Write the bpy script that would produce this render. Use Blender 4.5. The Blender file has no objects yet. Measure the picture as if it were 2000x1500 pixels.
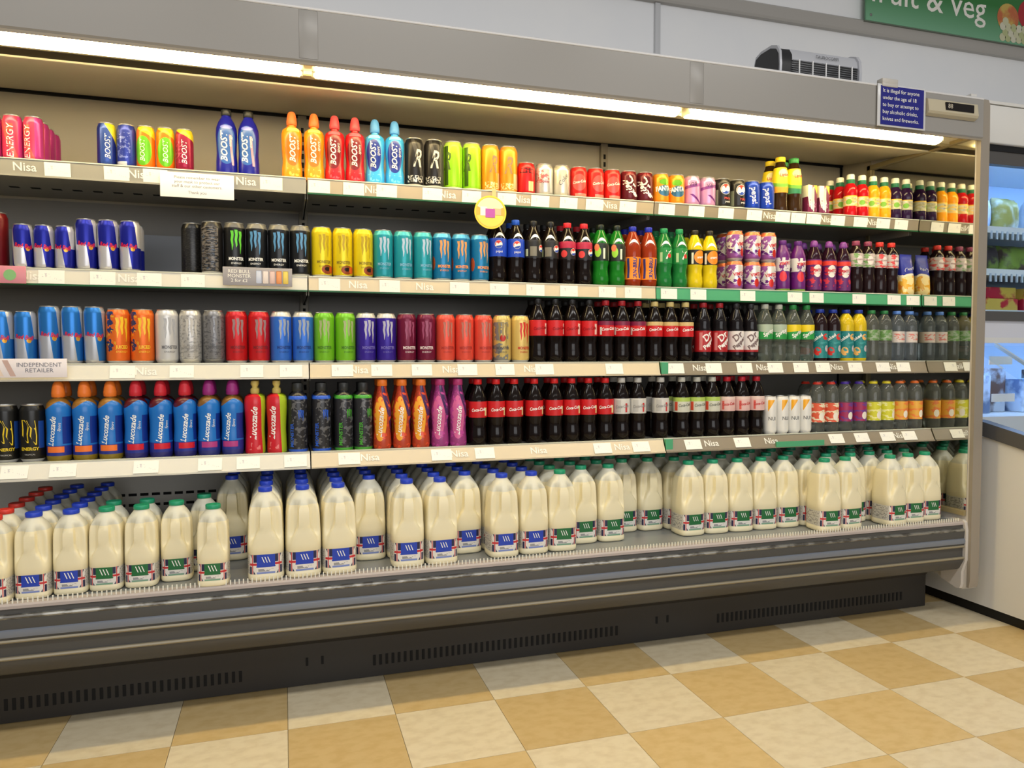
import bpy, math, random
random.seed(11)
SC = bpy.context.scene
COL = SC.collection
PI = math.pi

# ------------------------------------------------------------------ camera
cd = bpy.data.cameras.new('camera')
cam = bpy.data.objects.new('camera', cd); COL.objects.link(cam)
cam.location = (0, 0, 1.065)
cam.rotation_euler = (PI/2 - 0.0405, 0, -0.3012)
cd.sensor_width = 36; cd.lens = 36*1437/2000; cd.clip_start = .05; cd.clip_end = 60
SC.camera = cam

# ------------------------------------------------------------------ world, lights, exposure
w = bpy.data.worlds.new('shop_light'); SC.world = w; w.use_nodes = True
bg = w.node_tree.nodes['Background']; bg.inputs[0].default_value = (1, .98, .95, 1); bg.inputs[1].default_value = .245
SC.view_settings.view_transform = 'Standard'; SC.view_settings.look = 'None'
SC.view_settings.gamma = 1; SC.view_settings.use_curve_mapping = False
SC.view_settings.exposure = 0.0
def area(name, loc, rot, sx, sy, power, col):
    l = bpy.data.lights.new(name, 'AREA'); l.shape = 'RECTANGLE'; l.size = sx; l.size_y = sy; l.energy = power; l.color = col
    o = bpy.data.objects.new(name, l); COL.objects.link(o); o.location = loc; o.rotation_euler = rot
    return o
# the shop's ceiling fluorescents (rows of fittings parallel to the display case)
for i, (x, y) in enumerate(((-1.2, .5), (.6, .5), (2.4, .5), (-1.2, -1.6), (.6, -1.6), (2.4, -1.6))):
    area('ceiling_fitting', (x, y, 3.05), (0, 0, 0), 1.4, .30, 21 if y > 0 else 9, (1, .97, .93))
# daylight from the shopfront windows behind the photographer
area('shopfront_window', (1.2, -4.2, 1.7), (PI/2, 0, 0), 5.0, 1.8, 100, (.97, .98, 1))

# ------------------------------------------------------------------ helpers
def lin(c):
    def f(v):
        v /= 255.0
        return v/12.92 if v <= .04045 else ((v+.055)/1.055)**2.4
    return (f(c[0]), f(c[1]), f(c[2]), 1)
MATS = {}
def mat(name, col, rough=.45, metal=0, spec=.5, trans=0, ior=1.45, emit=None, es=0, coat=0, noise=None, alpha=1):
    if name in MATS: return MATS[name]
    m = bpy.data.materials.new(name); m.use_nodes = True; b = m.node_tree.nodes['Principled BSDF']
    b.inputs['Base Color'].default_value = lin(col); b.inputs['Roughness'].default_value = rough
    b.inputs['Metallic'].default_value = metal; b.inputs['Specular IOR Level'].default_value = spec
    b.inputs['Transmission Weight'].default_value = trans; b.inputs['IOR'].default_value = ior
    b.inputs['Coat Weight'].default_value = coat
    if emit:
        b.inputs['Emission Color'].default_value = lin(emit); b.inputs['Emission Strength'].default_value = es
    if noise:      # (scale xyz, second colour, low, high)
        nt = m.node_tree; tc = nt.nodes.new('ShaderNodeTexCoord'); mp = nt.nodes.new('ShaderNodeMapping')
        mp.inputs['Scale'].default_value = noise[0]; nt.links.new(tc.outputs['Object'], mp.inputs[0])
        n = nt.nodes.new('ShaderNodeTexNoise'); n.inputs['Scale'].default_value = 1; n.inputs['Detail'].default_value = 5
        nt.links.new(mp.outputs[0], n.inputs[0])
        mr = nt.nodes.new('ShaderNodeMapRange'); mr.inputs[1].default_value = noise[2]; mr.inputs[2].default_value = noise[3]
        nt.links.new(n.outputs[0], mr.inputs[0])
        mx = nt.nodes.new('ShaderNodeMix'); mx.data_type = 'RGBA'; mx.inputs[6].default_value = lin(col); mx.inputs[7].default_value = lin(noise[1])
        nt.links.new(mr.outputs[0], mx.inputs[0]); nt.links.new(mx.outputs[2], b.inputs['Base Color'])
    MATS[name] = m
    return m
def paint(name, base, layers, rough=.32, metal=0, coat=0):
    """printed wrap: layers of shapes in UV space (u round the thing, .5 = front; v up)"""
    if name in MATS: return MATS[name]
    m = bpy.data.materials.new(name); m.use_nodes = True; nt = m.node_tree; b = nt.nodes['Principled BSDF']
    b.inputs['Roughness'].default_value = rough; b.inputs['Metallic'].default_value = metal; b.inputs['Coat Weight'].default_value = coat
    uv = nt.nodes.new('ShaderNodeUVMap'); uv.uv_map = 'UVMap'
    sp = nt.nodes.new('ShaderNodeSeparateXYZ'); nt.links.new(uv.outputs[0], sp.inputs[0])
    U, V = sp.outputs[0], sp.outputs[1]
    def op(o, a, bb=None):
        n = nt.nodes.new('ShaderNodeMath'); n.operation = o
        for i, v in enumerate((a, bb)):
            if v is None: continue
            if isinstance(v, (int, float)): n.inputs[i].default_value = v
            else: nt.links.new(v, n.inputs[i])
        return n.outputs[0]
    def mul(ms):
        r = None
        for q in ms: r = q if r is None else op('MULTIPLY', r, q)
        return r
    def rect(u0, u1, v0, v1):
        ms = []
        if u0 > 0: ms.append(op('GREATER_THAN', U, u0))
        if u1 < 1: ms.append(op('LESS_THAN', U, u1))
        if v0 > 0: ms.append(op('GREATER_THAN', V, v0))
        if v1 < 1: ms.append(op('LESS_THAN', V, v1))
        return ms
    prev = None
    def setcol(sock, v):
        if isinstance(v, tuple): sock.default_value = lin(v)
        else: nt.links.new(v, sock)
    cur = base
    for L in layers:
        k = L[0]; a = L[1]; c = L[2]
        if k == 'R': ms = rect(*a)
        elif k == 'E':
            x = op('DIVIDE', op('SUBTRACT', U, a[0]), a[2]); y = op('DIVIDE', op('SUBTRACT', V, a[1]), a[3])
            ms = [op('LESS_THAN', op('ADD', op('MULTIPLY', x, x), op('MULTIPLY', y, y)), 1.0)]
            if len(a) > 4: ms += rect(*a[4:])
        elif k == 'D':   # a*u + b*v between lo and hi, inside a rectangle
            s = op('ADD', op('MULTIPLY', U, a[0]), op('MULTIPLY', V, a[1]))
            ms = [op('GREATER_THAN', s, a[2]), op('LESS_THAN', s, a[3])] + rect(*a[4:8])
        elif k == 'W':   # above a wavy line v0 + amp*sin(freq*u+ph)
            s = op('ADD', op('MULTIPLY', op('SINE', op('ADD', op('MULTIPLY', U, a[2]), a[3])), a[1]), a[0])
            ms = [op('GREATER_THAN', V, s)]
            if len(a) > 4: ms.append(op('LESS_THAN', V, op('ADD', s, a[4])))
        elif k == 'N':   # blotches
            cb = nt.nodes.new('ShaderNodeCombineXYZ'); nt.links.new(op('MULTIPLY', U, a[0]), cb.inputs[0]); nt.links.new(op('MULTIPLY', V, a[1]), cb.inputs[1])
            cb.inputs[2].default_value = a[3]
            n = nt.nodes.new('ShaderNodeTexNoise'); n.inputs['Scale'].default_value = 1; n.inputs['Detail'].default_value = 3; nt.links.new(cb.outputs[0], n.inputs[0])
            ms = [op('GREATER_THAN', n.outputs[0], a[2])] + rect(*a[4:8])
        mx = nt.nodes.new('ShaderNodeMix'); mx.data_type = 'RGBA'
        nt.links.new(mul(ms), mx.inputs[0]); setcol(mx.inputs[6], cur); mx.inputs[7].default_value = lin(c); cur = mx.outputs[2]
    setcol(b.inputs['Base Color'], cur)
    MATS[name] = m
    return m
def mesh(name, vs, fs, m=None, uvs=None, smooth=False, sharp=None):
    me = bpy.data.meshes.new(name); me.from_pydata(vs, [], fs); me.update()
    if uvs:
        l = me.uv_layers.new(name='UVMap')
        for i, lp in enumerate(me.loops): l.data[i].uv = uvs[i] if isinstance(uvs, list) and len(uvs) == len(me.loops) else uvs[lp.vertex_index]
    if smooth:
        me.polygons.foreach_set('use_smooth', [True]*len(me.polygons))
        me.set_sharp_from_angle(angle=sharp if sharp else math.radians(42))
    if m: me.materials.append(m)
    return me
def boxes(name, bs, m, bevel=0):
    """one mesh out of boxes (x0,x1,y0,y1,z0,z1)"""
    vs, fs = [], []
    for x0, x1, y0, y1, z0, z1 in bs:
        n = len(vs)
        if bevel:
            e = min(bevel, .45*(x1-x0), .45*(y1-y0), .45*(z1-z0))
            import bmesh
        vs += [(x0,y0,z0),(x1,y0,z0),(x1,y1,z0),(x0,y1,z0),(x0,y0,z1),(x1,y0,z1),(x1,y1,z1),(x0,y1,z1)]
        fs += [tuple(n+i for i in f) for f in ((3,2,1,0),(4,5,6,7),(0,1,5,4),(1,2,6,5),(2,3,7,6),(3,0,4,7))]
    me = mesh(name, vs, fs, None)
    if bevel:
        import bmesh
        bm = bmesh.new(); bm.from_mesh(me)
        bmesh.ops.bevel(bm, geom=bm.edges[:], offset=bevel, segments=2, affect='EDGES', profile=.5)
        bm.to_mesh(me); bm.free(); me.update()
        me.polygons.foreach_set('use_smooth', [True]*len(me.polygons)); me.set_sharp_from_angle(angle=math.radians(50))
    if m: me.materials.append(m)
    return me
def quadbox(name, bs, m):          # boxes with a UV over the front (-Y) face of each
    me = boxes(name, bs, m); l = me.uv_layers.new(name='UVMap')
    for lp in me.loops:
        k = lp.vertex_index % 8
        l.data[lp.index].uv = (1 if k in (1,2,5,6) else 0, 1 if k >= 4 else 0)
    return me
def extrude_x(name, prof, x0, x1, m, smooth=False, cap=True):
    """closed profile of (y,z) swept along x"""
    n = len(prof); vs = [(x0, y, z) for y, z in prof] + [(x1, y, z) for y, z in prof]
    fs = [(i, i+n, (i+1) % n+n, (i+1) % n) for i in range(n)]
    if cap: fs += [tuple(range(n)), tuple(range(2*n-1, n-1, -1))]
    me = mesh(name, vs, fs, m, None, smooth, math.radians(35))
    import bmesh
    bm = bmesh.new(); bm.from_mesh(me); bmesh.ops.recalc_face_normals(bm, faces=bm.faces[:]); bm.to_mesh(me); bm.free()
    return me
def obj(name, me, parent=None, loc=(0,0,0), rz=0):
    o = bpy.data.objects.new(name, me); COL.objects.link(o)
    if parent:
        o.parent = parent; p = parent
        off = [0,0,0]
        while p: off = [off[i]+p.location[i] for i in range(3)]; p = p.parent
        o.location = [loc[i]-off[i] for i in range(3)]
    else: o.location = loc
    o.rotation_euler = (0,0,rz)
    return o
def wpart(name, me, parent, loc=(0,0,0)): return obj(name, me, parent, loc)     # mesh in world coordinates under a parent
def empty(name, loc, rz=0):
    o = bpy.data.objects.new(name, None); COL.objects.link(o); o.location = loc; o.rotation_euler = (0,0,rz); o.empty_display_size = .02
    return o
def tag(o, label, cat, group=None):
    o['label'] = label; o['category'] = cat
    if group: o['group'] = group
    return o
def struct(name, me, label=None):
    o = obj(name, me); o['kind'] = 'structure'
    if label: o['label'] = label
    return o
def direction(u): a = 2*PI*(u-.5); return math.sin(a), -math.cos(a)
def rad(prof, z):
    for (r0, z0), (r1, z1) in zip(prof, prof[1:]):
        if z0 <= z <= z1: return r0 + (r1-r0)*((z-z0)/(z1-z0) if z1 > z0 else 0)
    return prof[-1][0] if z > prof[-1][1] else prof[0][0]
def lathe(name, prof, m, segs=28, h=None, z0=0, mod=None, close=True):
    vs, uv, fs = [], [], []
    H = h if h else prof[-1][1]
    for r, z in prof:
        for i in range(segs+1):
            dx, dy = direction(i/segs); rr = r*(mod(i/segs, z) if mod else 1)
            vs.append((dx*rr, dy*rr, z)); uv.append((i/segs, (z-z0)/H))
    n = segs+1
    for k in range(len(prof)-1):
        for i in range(segs): fs.append((k*n+i, k*n+i+1, (k+1)*n+i+1, (k+1)*n+i))
    if close:
        for k, fl in ((0, True), (len(prof)-1, False)):
            if prof[k][0] > 1e-5:
                c = len(vs); vs.append((0,0,prof[k][1])); uv.append((.5, (prof[k][1]-z0)/H))
                for i in range(segs): fs.append((c, k*n+i+1, k*n+i) if fl else (c, k*n+i, k*n+i+1))
    return mesh(name, vs, fs, m, uv, True, math.radians(40))
def weld(me):
    import bmesh
    bm = bmesh.new(); bm.from_mesh(me); bmesh.ops.remove_doubles(bm, verts=bm.verts[:], dist=1e-6); bm.to_mesh(me); bm.free(); return me
FT = {}
def font(text, size, shear=0, align='CENTER', bold=0):
    k = (text, size, shear, align, bold)
    if k in FT: return FT[k]
    c = bpy.data.curves.new('t', 'FONT'); c.body = text; c.size = size; c.shear = shear; c.resolution_u = 2
    c.align_x = align; c.align_y = 'CENTER'; c.offset = bold
    o = bpy.data.objects.new('t', c); COL.objects.link(o)
    dg = bpy.context.evaluated_depsgraph_get(); me = o.evaluated_get(dg).to_mesh()
    r = ([tuple(v.co) for v in me.vertices], [tuple(p.vertices) for p in me.polygons])
    o.evaluated_get(dg).to_mesh_clear(); bpy.data.objects.remove(o); bpy.data.curves.remove(c)
    FT[k] = r
    return r
def flat_text(text, size, m, shear=0, align='CENTER', bold=0):   # lettering standing in the XZ plane, facing -Y
    v, f = font(text, size, shear, align, bold)
    return mesh('lettering', [(a, 0, b) for a, b, c in v], f, m)
def wrap(items, prof, m, off=.0005):
    """2-D shapes (verts, faces, u centre, z centre, rotation, scale x) laid on a turned surface"""
    vs, fs = [], []
    for v, f, uc, zc, rot, sx in items:
        n = len(vs); cr, sr = math.cos(rot), math.sin(rot)
        for p in v:
            a, b = p[0]*sx, p[1]; x, z = a*cr-b*sr, a*sr+b*cr+zc
            r = rad(prof, z)+off; u = uc + x/(2*PI*r); dx, dy = direction(u); vs.append((dx*r, dy*r, z))
        fs += [tuple(n+i for i in q) for q in f]
    return mesh('lettering', vs, fs, m)
def T(text, size, u=.5, z=.08, rot=0, shear=0, sx=1, bold=0):
    v, f = font(text, size, shear, 'CENTER', bold); return (v, f, u, z, rot, sx)
def strip_shape(pts, wd):           # ragged vertical stroke as quads
    v, f = [], []
    for i, (x, y) in enumerate(pts):
        ww = wd[i]; v += [(x-ww/2, y), (x+ww/2, y)]
        if i: f.append((2*i-2, 2*i-1, 2*i+1, 2*i))
    return v, f
def claw(u, z, h, s):               # three dripping claw marks
    out = []
    for k, (dx, top, bot) in enumerate(((-s, .0, .85), (0, -.04, .72), (s, .02, 1.0))):
        ys = [h*(.5-top), h*.32, h*.1, h*(-.12), h*(.5-bot)]
        jit = [(-.05), .12, -.08, .10, 0]
        pts = [(dx+j*s, y) for j, y in zip(jit, ys)]
        v, f = strip_shape(pts, [s*.75, s*.62, s*.58, s*.42, s*.08])
        out.append((v, f, u, z, 0, 1))
    return out
def disc_shape(r, n=20, rx=1): return [(r*rx*math.cos(2*PI*i/n), r*math.sin(2*PI*i/n)) for i in range(n)], [tuple(range(n))]
# stock layout measured from the photograph: (kind, x, rows deep, extra depth)
ROWS = {}
ROWS['s1'] = [('pink_can',-0.805,4,0.00), ('pink_can',-0.751,4,0.00), ('pink_can',-0.697,4,0.00), ('boost_blue_can',-0.504,1,0.00), ('boost_back_can',-0.450,1,0.00), ('boost_tropical_can',-0.396,1,0.00), ('boost_tropical_can',-0.341,1,0.00), ('boost_berry_can',-0.287,1,0.00), ('boost_blue_bottle',-0.164,1,0.00), ('boost_blue_bottle',-0.098,1,0.00), ('orange_sport',0.035,2,0.00), ('orange_sport',0.105,1,0.00), ('red_sport',0.171,1,0.00), ('red_sport',0.237,1,0.00), ('blue_sport',0.303,1,0.00), ('blue_sport',0.369,1,0.00), ('black_r_can',0.436,1,0.00), ('black_r_can',0.503,1,0.00), ('lime_can',0.571,1,0.00), ('lime_can',0.638,1,0.00), ('orange_r_can',0.705,1,0.00), ('orange_r_can',0.772,1,0.00), ('red_dark_can',0.839,1,0.00), ('silver_red_can',0.907,1,0.00), ('silver_can',0.974,1,0.00), ('cola_can',1.041,1,0.00), ('cola_can',1.108,1,0.00), ('cola_can',1.175,1,0.00), ('drp_can',1.243,1,0.00), ('drp_can',1.310,1,0.00), ('fanta_can',1.377,1,0.00), ('fanta_can',1.444,1,0.00), ('lilac_can',1.511,1,0.00), ('lilac_can',1.579,1,0.00), ('pepmax_can',1.646,1,0.00), ('pepmax_can',1.713,1,0.00), ('pepsi_can',1.780,1,0.00), ('pepsi_can',1.847,1,0.00), ('lemon_tea',1.913,2,0.00), ('mint_tea',1.977,2,0.00), ('carton',2.050,1,0.00), ('carton',2.110,1,0.00), ('shoot_red',2.255,3,0.00), ('shoot_red',2.313,1,0.00), ('shoot_orange',2.370,2,0.00), ('shoot_orange',2.428,2,0.00), ('shoot_purple',2.486,2,0.00), ('shoot_purple',2.544,2,0.00)]
ROWS['s2'] = [('dark_red_can',-0.805,1,0.02), ('rb_can',-0.727,1,0.00), ('rb_can',-0.673,1,0.00), ('rb_can',-0.618,1,0.00), ('rb_tall',-0.562,2,0.00), ('rb_tall',-0.503,2,0.00), ('rb_tall',-0.443,2,0.00), ('black_can',-0.273,1,0.05), ('grey_can',-0.211,1,0.00), ('monster_green',-0.144,1,0.00), ('monster_blue',-0.077,1,0.00), ('monster_blue',-0.010,1,0.00), ('monster_blue',0.057,1,0.00), ('yellow_can',0.125,1,0.00), ('yellow_can',0.192,1,0.00), ('yellow_can',0.259,1,0.00), ('teal_can',0.326,1,0.00), ('teal_can',0.393,1,0.00), ('teal_can',0.461,1,0.00), ('blueorange_can',0.528,1,0.00), ('blueorange_can',0.595,1,0.00), ('blueorange_can',0.662,1,0.00), ('pepsi_bottle',0.728,2,0.00), ('pepsi_bottle',0.794,2,0.00), ('pepmax_bottle',0.860,2,0.00), ('pepmax_bottle',0.925,2,0.00), ('pepcherry_bottle',0.991,2,0.00), ('pepcherry_bottle',1.056,2,0.00), ('green_label_bottle',1.122,2,0.00), ('green_label_bottle',1.188,2,0.00), ('irn_bottle',1.253,2,0.00), ('irn_bottle',1.319,2,0.00), ('sevenup_bottle',1.384,2,0.00), ('sevenup_bottle',1.450,2,0.00), ('tango_bottle',1.516,2,0.00), ('tango_bottle',1.581,2,0.00), ('vimto_can',1.695,2,0.00), ('vimto_can',1.775,2,0.00), ('vimto_can',1.847,2,0.00), ('purple_bottle',1.915,2,0.00), ('purple_bottle',1.989,2,0.00), ('vimto_bottle',2.067,2,0.00), ('vimto_bottle',2.140,2,0.00), ('vimto_bottle',2.211,2,0.00), ('mauve_cap',2.274,2,0.00), ('mauve_cap',2.335,2,0.00), ('red_cap',2.396,2,0.00), ('red_cap',2.457,2,0.00), ('blue_pouch',2.538,1,0.00)]
ROWS['s3'] = [('rbz_can',-0.777,1,0.00), ('rbz_can',-0.718,1,0.00), ('rbz_tall',-0.657,1,0.00), ('rbz_tall',-0.598,1,0.00), ('rbz_tall',-0.539,1,0.00), ('orange_claw',-0.476,1,0.00), ('orange_claw',-0.409,1,0.00), ('white_claw',-0.341,1,0.00), ('silver_claw',-0.274,1,0.00), ('slate_claw',-0.207,1,0.00), ('red_claw',-0.140,1,0.00), ('red_claw',-0.073,1,0.00), ('blue_claw',-0.006,1,0.00), ('blue_claw',0.062,1,0.00), ('green_claw',0.129,1,0.00), ('green_claw',0.196,1,0.00), ('violet_claw',0.263,1,0.00), ('violet_claw',0.330,1,0.00), ('maroon_claw',0.398,1,0.00), ('maroon_claw',0.465,1,0.00), ('coral_claw',0.532,1,0.00), ('coral_claw',0.599,1,0.00), ('coral_claw',0.666,1,0.00), ('gold_can',0.734,1,0.00), ('gold_red_can',0.801,1,0.00), ('coke_zero',0.867,2,0.00), ('coke_zero',0.933,2,0.00), ('coke_zero',0.998,2,0.00), ('coke_zero',1.064,2,0.00), ('coke_cherry',1.130,2,0.00), ('coke_cherry',1.195,2,0.00), ('coke_cherry',1.261,2,0.00), ('coke_vanilla',1.330,2,0.00), ('coke_vanilla',1.396,2,0.00), ('coke_vanilla',1.461,2,0.00), ('drp_bottle',1.538,2,0.00), ('drp_bottle',1.610,2,0.00), ('drpz_bottle',1.683,2,0.00), ('drpz_bottle',1.749,2,0.00), ('sprite_bottle',1.815,2,0.00), ('sprite_bottle',1.880,2,0.00), ('sprite_lemon',1.946,2,0.00), ('sprite_lemon',2.011,2,0.00), ('smooth_dark',2.076,2,0.00), ('smooth_dark',2.140,2,0.00), ('smooth_yellow',2.205,2,0.00), ('smooth_yellow',2.269,2,0.00), ('green_water',2.334,2,0.00), ('green_water',2.400,2,0.00), ('blue_water',2.466,2,0.00), ('blue_water',2.533,2,0.00)]
ROWS['s4'] = [('black_yellow_can',-0.766,1,0.00), ('black_yellow_can',-0.699,1,0.00), ('luco_orange',-0.631,2,0.00), ('luco_orange',-0.563,2,0.00), ('luco_orange',-0.495,2,0.00), ('luco_red',-0.426,2,0.00), ('luco_red',-0.358,2,0.00), ('luco_red',-0.290,2,0.00), ('luco_purple',-0.222,2,0.00), ('luco_purple',-0.154,2,0.00), ('luco_apple',-0.087,2,0.00), ('luco_apple',-0.022,2,0.00), ('hydro_blue',0.042,2,0.00), ('hydro_blue',0.116,2,0.00), ('hydro_green',0.186,2,0.00), ('hydro_green',0.248,2,0.00), ('lucoe_orange',0.310,2,0.00), ('lucoe_orange',0.375,2,0.00), ('lucoe_orange',0.439,2,0.00), ('lucoe_pink',0.504,2,0.00), ('lucoe_pink',0.566,2,0.00), ('coke_red',0.637,2,0.00), ('coke_red',0.702,2,0.00), ('coke_red',0.768,2,0.00), ('coke_red',0.842,2,0.00), ('coke_red',0.917,2,0.00), ('coke_red',0.983,2,0.00), ('coke_red',1.048,2,0.00), ('coke_red',1.114,2,0.00), ('coke_diet',1.179,2,0.00), ('coke_diet',1.245,2,0.00), ('coke_diet',1.339,2,0.00), ('coke_lime',1.427,2,0.00), ('coke_lime',1.492,2,0.00), ('coke_lime',1.558,2,0.00), ('coke_pink',1.623,2,0.00), ('coke_pink',1.689,2,0.00), ('coke_pink',1.755,2,0.00), ('white_can',1.814,1,0.00), ('white_can',1.869,1,0.00), ('white_can',1.923,1,0.00), ('white_can',1.977,1,0.00), ('fw_red',2.040,2,0.00), ('fw_red',2.107,2,0.00), ('fw_purple',2.174,2,0.00), ('fw_purple',2.245,2,0.00), ('fw_lemon',2.317,2,0.00), ('fw_lemon',2.385,2,0.00), ('fw_orange',2.454,2,0.00), ('fw_orange',2.532,2,0.00)]
TICKETS = {'s1':[[-0.628, -0.472, -0.366, -0.03], [0.113, 0.228, 0.336, 0.49, 0.627, 0.754, 0.878, 0.986, 1.087, 1.221], [1.381, 1.508, 1.637, 1.765, 1.896, 1.969, 2.043, 2.161, 2.274, 2.39, 2.484]],'s2':[[-0.645, -0.511, -0.385, -0.263], [0.146, 0.341, 0.579, 0.72, 0.853, 0.98, 1.13, 1.234], [1.382, 1.507, 1.725, 1.943, 2.046, 2.256, 2.434, 2.534]],'s3':[[-0.457, -0.295, -0.094, 0.023], [0.182, 0.308, 0.441, 0.597, 0.73, 0.875, 1.143], [1.393, 1.555, 1.69, 1.829, 1.948, 2.053, 2.211, 2.35, 2.455]],'s4':[[-0.73, -0.609, -0.392, -0.216, -0.107, 0.033], [0.198, 0.498, 0.647, 1.081, 1.232], [1.446, 1.657, 2.09, 2.214, 2.342, 2.454]],}
BRAND = {'s1':[[-0.713, -0.412, -0.106], [0.294, 0.542, 0.811, 1.148], [1.836, 2.105, 2.337]],'s2':[[-0.698, -0.441], [0.237, 0.458], []],'s3':[[-0.394], [0.234, 0.54, 0.829], [1.495, 1.773, 2.12, 2.402]],'s4':[[], [0.263, 0.559, 0.84, 1.157], [1.524, 1.787, 2.402]],}
def disc_shape(r, n=20, rx=1, half=0):
    v, f = [(0, 0)], []
    for k in (1, 2, 3):
        for i in range(n): v.append((r*rx*k/3*math.cos(2*PI*i/n), r*k/3*math.sin(2*PI*i/n)))
    for i in range(n):
        j = (i+1) % n
        f.append((0, 1+i, 1+j))
        for k in (0, 1): f.append((1+k*n+i, 1+(k+1)*n+i, 1+(k+1)*n+j, 1+k*n+j))
    return v, f

# ================================================================== the setting
M_wall = mat('wall_paint', (249, 249, 249), .5, noise=((3,3,3), (244,245,247), .35, .65))
M_trim = mat('wall_trim', (176, 172, 166), .4)
struct('wall_back', boxes('wall_back', [(-3.2, 6.0, 3.06, 3.16, 0, 3.6)], M_wall), 'white panelled shop wall behind the display case')
t1 = struct('trim_1', extrude_x('trim_1', [(3.06,2.655),(3.035,2.655),(3.03,2.665),(3.03,2.715),(3.04,2.725),(3.06,2.725)], -3.2, 6.0, M_trim), 'grey horizontal dado strip along the wall')
t2 = struct('trim_2', boxes('trim_2', [(1.625, 1.652, 3.045, 3.062, 1.9, 2.655)], mat('trunking', (205, 206, 208), .45), .003), 'white vertical cover strip on the wall')
# floor: square vinyl tiles laid in a chequerboard
T0, TX, TY = .305, .915, 2.1437
M_slab = mat('floor_bed', (90, 78, 55), .8)
fl = struct('floor', boxes('floor', [(-3.2, 6.0, -4.0, 3.06, -.06, -.0035)], M_slab), 'cream and tan chequered vinyl tile floor')
tile_me = []
def tile_mat(nm, c1, c2):
    m = mat(nm, c1, .34, spec=.3, noise=((22, 34, 9), c2, .42, .66))
    nt = m.node_tree; b = nt.nodes['Principled BSDF']
    oi = nt.nodes.new('ShaderNodeObjectInfo'); hs = nt.nodes.new('ShaderNodeHueSaturation')
    mr = nt.nodes.new('ShaderNodeMapRange'); mr.inputs[3].default_value = .95; mr.inputs[4].default_value = 1.04
    nt.links.new(oi.outputs['Random'], mr.inputs[0]); nt.links.new(mr.outputs[0], hs.inputs['Value'])
    src = b.inputs['Base Color'].links[0].from_socket
    nt.links.new(src, hs.inputs['Color']); nt.links.new(hs.outputs[0], b.inputs['Base Color'])
    mp = [n for n in nt.nodes if n.type == 'MAPPING'][0]
    ad = nt.nodes.new('ShaderNodeVectorMath'); ad.operation = 'ADD'
    tc = [n for n in nt.nodes if n.type == 'TEX_COORD'][0]
    cm = nt.nodes.new('ShaderNodeCombineXYZ'); sc = nt.nodes.new('ShaderNodeMath'); sc.operation = 'MULTIPLY'; sc.inputs[1].default_value = 40
    nt.links.new(oi.outputs['Random'], sc.inputs[0]); nt.links.new(sc.outputs[0], cm.inputs[0]); nt.links.new(sc.outputs[0], cm.inputs[1])
    nt.links.new(tc.outputs['Object'], ad.inputs[0]); nt.links.new(cm.outputs[0], ad.inputs[1]); nt.links.new(ad.outputs[0], mp.inputs[0])
    return m
M_tc = tile_mat('tile_cream', (226, 212, 180), (216, 200, 166))
M_tt = tile_mat('tile_tan', (210, 183, 130), (202, 173, 118))
g = .0007
tm = {}
for k, m in ((0, M_tc), (1, M_tt)):
    tm[k] = boxes('tile', [(g, T0-g, g, T0-g, -.0035, 0)], m)
for i in range(-10, 10):
    for j in range(-2, 12):
        x, y = TX+i*T0, TY-(j+1)*T0
        obj('tile', tm[(i+j) % 2], fl, (x, y, 0))

# ================================================================== the long display case
XL, XR = -1.171, 2.579                 # inside faces; bays of 1.25 m
JX = (-1.171, .079, 1.329, 2.579)
M_case = mat('case_paint', (150, 147, 142), .3, spec=.5)
M_edge = mat('case_edge', (150, 138, 118), .35)
M_in = mat('case_inside', (178, 170, 152), .42)
M_in_shade = mat('case_inside_shaded', (140, 136, 128), .45)
M_dark = mat('case_dark_grey', (74, 73, 71), .42)
M_dark2 = mat('case_kick', (46, 43, 40), .5)
M_black = mat('black_gap', (8, 8, 8), .8)
M_cream = mat('cream_strip', (146, 136, 112), .35)
M_alu = mat('bumper_aluminium', (150, 150, 146), .3, .6, noise=((26, 30, 60), (96, 94, 90), .45, .6))
M_bluegrey = mat('bumper_bluegrey', (118, 124, 134), .22)
M_white = mat('white_plastic', (232, 231, 226), .35)
M_steel = mat('tray_steel', (150, 154, 156), .34, .35)
case = tag(empty('refrigerated_display_case', (.7, 2.6, 0)), 'long open-fronted grey chiller case running the length of the wall', 'display case')
def P(name, me, parent=case): return wpart(name, me, parent)
# canopy
P('canopy_front', extrude_x('canopy_front', [(2.204,1.893),(2.199,1.899),(2.199,2.0385),(2.225,2.0385),(2.225,1.90)], XL, XR, M_case))
P('canopy_trim', extrude_x('canopy_trim', [(2.1985,2.039),(2.197,2.041),(2.197,2.045),(2.201,2.0485),(2.225,2.0485),(2.225,2.039)], XL, XR, mat('canopy_trim', (214, 213, 212), .3)))
P('canopy_top', boxes('canopy_top', [(XL, XR, 2.225, 3.04, 2.035, 2.05)], M_case))
P('canopy_lip', extrude_x('canopy_lip', [(2.2035,1.8865),(2.2035,1.8935),(2.243,1.9045),(2.243,1.9025),(2.208,1.892),(2.208,1.8865)], XL, XR, M_edge))
for k in range(3):                      # covers over the canopy joints
    P('joint_cover', boxes('joint_cover', [(JX[k]-.026, JX[k]+.026, 2.1982, 2.1992, 1.902, 2.037)], M_case, .001)) if k else None
P('light_reflector', extrude_x('light_reflector', [(2.243,1.9045),(2.243,1.925),(2.345,1.925),(2.345,1.908),(2.338,1.908),(2.338,1.918),(2.25,1.918),(2.25,1.9045)], XL, XR, mat('reflector', (222, 218, 200), .3)))
P('light_trim', extrude_x('light_trim', [(2.338,1.905),(2.338,1.909),(2.372,1.911),(2.372,1.907)], XL, XR, mat('light_trim_grey', (168, 160, 130), .35)))
P('air_curtain_slot', boxes('air_curtain_slot', [(XL, XR, 2.368, 2.442, 1.9095, 1.916)], mat('honeycomb', (44, 38, 24), .8)))
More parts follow.
